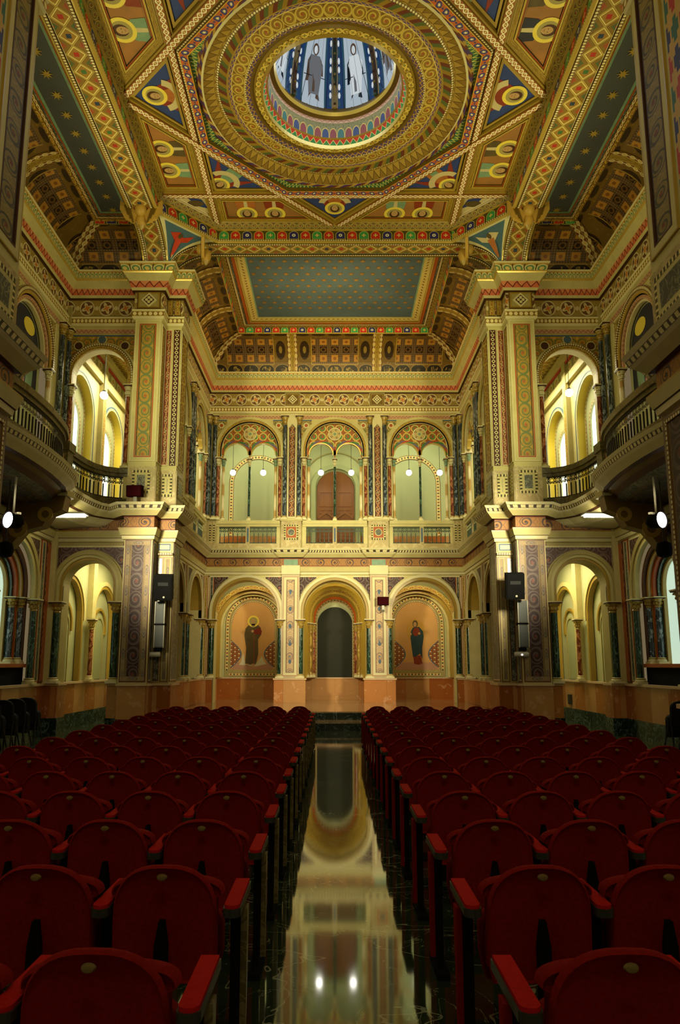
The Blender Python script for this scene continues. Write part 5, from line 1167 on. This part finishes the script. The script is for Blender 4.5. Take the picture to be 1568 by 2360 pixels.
for s in (-1, 1):
    side = NM[s]; x0 = -4.1 if s < 0 else 4.24
    e = empty('loudspeaker', (x0, 17.22 if s < 0 else 16.93, Z(1.84)), 'black box loudspeaker tilted down on the %s far pier' % side, 'loudspeaker', 'pier loudspeakers', -s*.12); e.rotation_euler.x = .22
    b = MB(); F = fr((0, -.2, 0), (1, 0, 0), (0, 0, 1), (0, -1, 0)); b.box(-.21, .21, -.2, .16, -.3, .3, 'black'); link('cabinet', b.mesh('cabinet'), e)
    b = MB(); b.slab(F, -.19, .19, -.28, .28, 0, .015, 'black'); b.slab(F, -.12, .12, .05, .13, .015, .02, 'iron_dark'); gr = link('front_grille', b.mesh('front_grille'), e)
    b = MB(); b.disc(F, .02, -.22, .025, .03, 'white_plastic', 12); link('emblem', b.mesh('emblem'), gr)
    b = MB(); b.box(-.05 if s < 0 else .18, .05 if s < 0 else .2, .14, .25, -.06, .06, 'steel'); link('wall_bracket', b.mesh('wall_bracket'), e)
    x1 = -4.26 if s < 0 else 4.43
    e = empty('column_loudspeaker', (x1 + (.06 if s < 0 else 0), 17.38 if s < 0 else 17.06, Z(.38)), 'grey slim column loudspeaker below the black box on the %s far pier' % side, 'loudspeaker', 'column loudspeakers')
    for i in range(2):
        b = MB(); b.box(-.12, .12, -.06, .06, .02+i*.57, .55+i*.57, 'arm_rim'); G = fr((0, -.061, 0), (1, 0, 0), (0, 0, 1), (0, -1, 0)); b.slab(G, -.1, .1, .04+i*.57, .53+i*.57, 0, .008, 'grille'); b.slab(G, -.12, -.105, .02+i*.57, .55+i*.57, 0, .015, 'white_plastic'); b.slab(G, .105, .12, .02+i*.57, .55+i*.57, 0, .015, 'white_plastic'); link('cabinet', b.mesh('cabinet'), e)
    b = MB(); b.box(-.13, .13, -.03, .09, .54, .6, 'black'); link('clamp', b.mesh('clamp'), e); b = MB(); b.box(-.1, .06, -.03, .09, -.06, .02, 'black'); link('clamp', b.mesh('clamp'), e)
    e = empty('emergency_light', (x1-.06, 17.35 if s < 0 else 17.05, Z(.24)), 'white rounded emergency light under the %s column loudspeaker' % side, 'light', 'emergency lights')
    b = MB(); b.lathe((0, 0, 0), [(0, -.17, 'white_plastic'), (.05, -.16, 'white_plastic'), (.06, -.14, 'white_plastic'), (.06, .14, 'white_plastic'), (.05, .16, 'white_plastic'), (0, .17, None)], 14); me = b.mesh('housing', True); o = link('housing', me, e); o.rotation_euler.y = PI/2
    b = MB(); b.box(-.14, .14, .02, .1, -.04, .04, 'white_plastic'); link('back_plate', b.mesh('back_plate'), e)
    if s > 0: b = MB(); b.ball((0, -.06, -.01), .018, 'lamp_glow', 6); link('lit_bulb', b.mesh('lit_bulb'), e)
    # spotlights under the gallery
    e = empty('spotlight', (s*5.72, 12.55, Z(2.52)), 'white glowing spotlight below the %s gallery near the near pier' % side, 'spotlight', 'spotlights under the galleries', s*.5)
    b = MB(); b.lathe((0, 0, 0), [(.05, -.2, 'black'), (.13, -.1, 'black'), (.14, .1, 'black'), (.15, .12, None)], 18); o = link('housing', b.mesh('housing', True), e); o.rotation_euler = (PI/2, 0, 0)
    b = MB(); b.lathe((0, 0, 0), [(0, .12, 'lamp_glow'), (.14, .1, None)], 18); o = link('lens', b.mesh('lens'), e); o.rotation_euler = (PI/2, 0, 0)
    b = MB(); b.tube([(0, 0, .12), (0, 0, .8)], .02, 'white_plastic', 6); b.box(-.17, .17, -.03, .03, .1, .14, 'white_plastic'); link('yoke', b.mesh('yoke'), e)
    e = empty('projector_lamp', (s*5.98, 12.9, Z(2.05)), 'black round stage lamp hanging by the %s edge of the view' % side, 'spotlight', 'black stage lamps')
    b = MB(); b.lathe((0, 0, -.14), [(.02, 0, 'black'), (.12, .03, 'black'), (.15, .14, 'black'), (.12, .26, 'black'), (.04, .3, None)], 16); link('housing', b.mesh('housing', True), e)
    b = MB(); b.tube([(0, 0, .1), (0, 0, 1.28)], .015, 'iron', 6); link('hanger', b.mesh('hanger'), e)
    # fluorescent lamp
    e = empty('fluorescent_lamp', (s*6.1, 15.9, Z(3.34)), 'lit fluorescent strip under the %s gallery beside the far pier' % side, 'lamp', 'fluorescent strips')
    b = MB(); b.box(-.5, .5, -.14, .14, -.01, .03, 'white_plastic'); link('tray', b.mesh('tray'), e)
    b = MB(); b.tube([(-.46, -.07, -.03), (.46, -.07, -.03)], .025, 'tube_glow', 8); b.tube([(-.46, .07, -.03), (.46, .07, -.03)], .025, 'tube_glow', 8); link('tube', b.mesh('tube'), e)
    b = MB(); b.box(-.02, .02, -.02, .02, -.02, .16, 'iron'); link('hanger', b.mesh('hanger'), e)
def hood(loc, label, w=.37, h=.27, rz=0, rx=0):
    e = empty('floodlight', loc, label, 'floodlight', None, rz); e.rotation_euler.x = rx
    b = MB(); b.box(-w/2, w/2, -.12, .06, -h/2, h/2, 'dark_red'); b.box(-w/2+.02, w/2-.02, -.125, -.11, -h/2+.02, h/2-.02, 'red_dark'); link('hood', b.mesh('hood'), e)
    b = MB(); b.box(-.04, .04, -.03, .03, -h/2-.16, -h/2, 'steel'); b.ball((0, 0, -h/2-.18), .05, 'steel', 6); b.box(-.03, .03, 0, .185 if rz == 0 else .04, -h/2-.14, -h/2-.08, 'steel'); link('bracket', b.mesh('bracket'), e)
hood((-4.82, 16.95, Z(4.13)), 'dark red hooded floodlight standing on the cornice of the left far pier', rz=-.1, rx=.1)
hood((1.60, 23.9, Z(2.08)), 'dark red hooded floodlight fixed to the right pilaster of the end wall')
# winged heads carrying the beams
def corbel(loc, rz, label):
    e = empty('angel_corbel', loc, label, 'corbel', 'winged corbels', rz); e.scale = (1.25,)*3
    b = MB(); b.ball((0, -.2, .06), .11, 'cherub', 8, 1.15); b.ball((0, -.16, .11), .11, 'gold', 8); link('head', b.mesh('head', True), e)
    b = MB(); b.lathe((0, -.1, -.3), [(.01, .0, 'gold'), (.07, .08, 'cherub'), (.11, .2, 'cherub'), (.1, .3, 'gold'), (.05, .36, None)], 12); b.box(-.3, .3, -.12, .12, .18, .26, 'gold'); link('body', b.mesh('body', True), e)
    for sg in (-1, 1):
        b = MB(); F = fr((0, -.16, 0), (1, 0, 0), (0, 0, 1), (0, -1, 0))
        b.prism(F, [(sg*.06, -.02), (sg*.16, .12), (sg*.4, .26), (sg*.4, .08), (sg*.3, -.1), (sg*.12, -.2)], -.03, .03, 'cherub')
        for k in range(3): b.prism(F, [(sg*(.12+.05*k), -.2+.08*k), (sg*(.15+.05*k), -.2+.08*k), (sg*(.24+.04*k), .12+.02*k), (sg*(.2+.04*k), .12+.02*k)], .03, .045, 'gold_dark')
        link('wing', b.mesh('wing'), e)
for s in (-1, 1):
    corbel((s*4.6, 15.75, Z(10.55)), 0, 'gilded winged head at the foot of the %s side beam' % NM[s])
    corbel((s*3.2, 17.1, Z(10.5)), s*PI/2*.9, 'gilded winged head at the %s end of the chancel beam' % NM[s])
# ---------------------------------------------------------------- chairs
def outline(hw, z0, zs, zt, n=18, e=2.5, waist=None):
    a, b = ((hw*.9, z0), (hw, z0+.1)) if not waist else ((waist, z0+.02), (waist, zs-.012))
    p = [(-a[0], a[1]), (-b[0], b[1])]
    for k in range(n+1):
        t = PI - PI*k/n; c, q = math.cos(t), math.sin(t); p.append((hw*math.copysign(abs(c)**(2/e), c), zs + (zt-zs)*abs(q)**(2/e)))
    return p + [b, a]
def cushion(mb, hw, z0, zs, zt, y0, y1, mt, curve=.8, tilt=-.1, waist=None):
    base = outline(hw, z0, zs, zt, waist=waist); cz = (z0+zt)/2; n = len(base)
    lay = [(y0+.012, .93), (y0, .97), (y0+.012, 1.0), (y1-.014, 1.0), (y1, .95)]
    def P(p, y, sc): x = p[0]*sc; z = cz+(p[1]-cz)*sc; return (x, y + curve*x*x + tilt*(z-.4), z)
    for i in range(len(lay)-1):
        for k in range(n):
            a, b = base[k], base[(k+1) % n]; mb.face([P(a, *lay[i]), P(b, *lay[i]), P(b, *lay[i+1]), P(a, *lay[i+1])], mt)
    for y, sc in (lay[0], lay[-1]):
        for k in range(n//2): mb.face([P(base[k], y, sc), P(base[k+1], y, sc), P(base[n-2-k], y, sc), P(base[n-1-k], y, sc)] if k < n//2-1 else [P(base[k], y, sc), P(base[k+1], y, sc), P(base[n-1-k], y, sc)], mt)
def armrest_mesh(mirr=1):
    b = MB(); F = fr((0, 0, 0), (1, 0, 0), (0, 1, 0), (0, 0, 1))
    def shp(w, y0, y1): return [(-w, y1), (w, y1)] + [(w*math.cos(PI*k/8), y0 - .03*math.sin(PI*k/8)) for k in range(9)]
    b.prism(F, shp(.037, -.01, .37), .615, .648, 'arm_rim'); q = MB(); q.prism(F, shp(.032, -.002, .362), .648, .662, 'velvet_arm'); return b.mesh('armrest'), q.mesh('arm_pad')
def side_mesh():
    b = MB(); F = fr((0, 0, 0), (0, 1, 0), (0, 0, 1), (1, 0, 0))
    b.prism(F, [(.1, .03), (.18, .03), (.2, .6), (.08, .6)], -.016, .016, 'black'); b.box(-.035, .035, .0, .32, 0, .03, 'black'); return b.mesh('side_frame')
def panel_mesh(mt):
    b = MB(); F = fr((0, 0, 0), (0, 1, 0), (0, 0, 1), (1, 0, 0)); b.prism(F, [(.16, .06), (.175, .06), (.21, .6), (.14, .6)], -.014, .014, mt); return b.mesh('aisle_panel', True)
b = MB(); cushion(b, .2215, .33, .58, .818, 0, .05, 'velvet'); ME_BACK = b.mesh('backrest', True)
b = MB(); cushion(b, .242, .36, .682, .758, .052, .13, 'velvet', .5, -.09, .214); ME_PAD = b.mesh('back_cushion', True)
b = MB(); cushion(b, .225, .30, .5, .60, .155, .27, 'velvet', .1, -.02); ME_SEAT = b.mesh('folded_seat', True)
b = MB(); b.lathe((0, 0, 0), [(0, .012, 'brass'), (.014, .010, 'brass'), (.018, 0, None)], 14); ME_BADGE = b.mesh('badge', True)
b = MB(); FF = fr((0, 0, 0), (1, 0, 0), (0, 0, 1), (0, -1, 0)); b.prism(FF, [(-.03, 0), (.03, 0), (.028, .5), (.012, .6), (-.012, .6), (-.028, .5)], .0, .03, 'black'); ME_SUP = b.mesh('back_support')
(ME_ARM, ME_ARMPAD), ME_SIDE, ME_PANEL = armrest_mesh(), side_mesh(), {-1: panel_mesh('rail'), 1: panel_mesh('velvet')}
def arm(parent, x):
    a = link('armrest', ME_ARM, parent, (x, 0, 0)); p = link('arm_pad', ME_ARMPAD, a); p['label'] = 'red velvet pad'; return a
def chair_proto():
    e = empty('auditorium_chair', (0, 0, 0), 'x', 'chair', 'red auditorium chairs')
    bk = link('backrest', ME_BACK, e); link('back_cushion', ME_PAD, e); link('folded_seat', ME_SEAT, e)
    o = link('badge', ME_BADGE, bk, (0, -.047, .777)); o.rotation_euler = (PI/2, 0, 0); o.scale = (1.3, .8, 1); o['label'] = 'small oval brass number badge'
    link('back_support', ME_SUP, e); arm(e, -.2625); link('side_frame', ME_SIDE, e, (-.2625, 0, 0)); return e
ORD = ['first', 'second', 'third', 'fourth', 'fifth', 'sixth', 'seventh', 'eighth', 'ninth', 'tenth', 'eleventh', 'twelfth', 'thirteenth', 'fourteenth', 'fifteenth']
proto = chair_proto(); used = False; AISLE = []
for s in (-1, 1):
    for j in range(15):
        y = 2.33 + .907*j; sq = 1 - .0035*j
        for i in range(6):
            base = -.72 if s < 0 else .866; x = base + s*.527*i*sq
            pxx = 772 + 1660*x/y/1.03
            if pxx < -1660*.36/y or pxx > 1568 + 1660*.36/y: continue
            c = proto if not used else copy_tree(proto); used = True
            c.location = (x, y, 0); c.scale = (sq, 1, 1)
            row = 'front row by the stage' if j == 14 else '%s row from the camera' % ORD[j]
            c['label'] = 'red velvet chair, %s, %s seat %s of the aisle' % (row, ORD[i], NM[s])
            if s > 0:
                for ch in c.children:
                    if ch.name.startswith(('armrest', 'side_frame')): ch.location.x = .2625
            if i == 0: AISLE.append((s, c))
for s, c in AISLE:
    dx = .29 if s < 0 else -.29
    arm(c, dx); link('side_frame', ME_SIDE, c, (dx, 0, 0)); link('aisle_panel', ME_PANEL[s], c, (dx + (.034 if s < 0 else -.034), 0, 0))
# dark chairs folded against the side walls
def dark_chair(loc, rz, label):
    e = empty('folding_chair', loc, label, 'chair', 'dark chairs by the side walls', rz)
    b = MB(); cushion(b, .24, .42, .82, .97, 0, .06, 'black_fabric', .3, -.1); link('backrest', b.mesh('backrest', True), e)
    b = MB(); cushion(b, .23, .28, .6, .72, .1, .2, 'black_fabric', .1, -.05); link('seat', b.mesh('seat', True), e)
    for sg in (-1, 1): b = MB(); b.tube([(sg*.22, .0, 0), (sg*.22, .03, .6)], .015, 'iron', 6); b.tube([(sg*.22, .3, 0), (sg*.22, .1, .55)], .015, 'iron', 6); link('leg', b.mesh('leg'), e)
for k in range(5): dark_chair((-6.5, 15.55-.55*k, 0), -.25, 'black fabric chair by the left wall, %s of the row counted from the far end' % ORD[k])
for k in range(2): dark_chair((6.62, 14.1-.6*k, 0), .25, 'black fabric chair by the right wall, %s one' % ('farther' if k == 0 else 'nearer'))
# small wall sockets on the right dado
single('wall_fitting', (lambda m: (m.box(-.1, .1, -.03, .03, -.14, .14, 'arm_rim'), m)[1])(MB()), 'dark small fitting on the stone dado beyond the right ground arch', 'fitting', loc=(6.9, 21.6, Z(-1.0)), rz=PI/2)
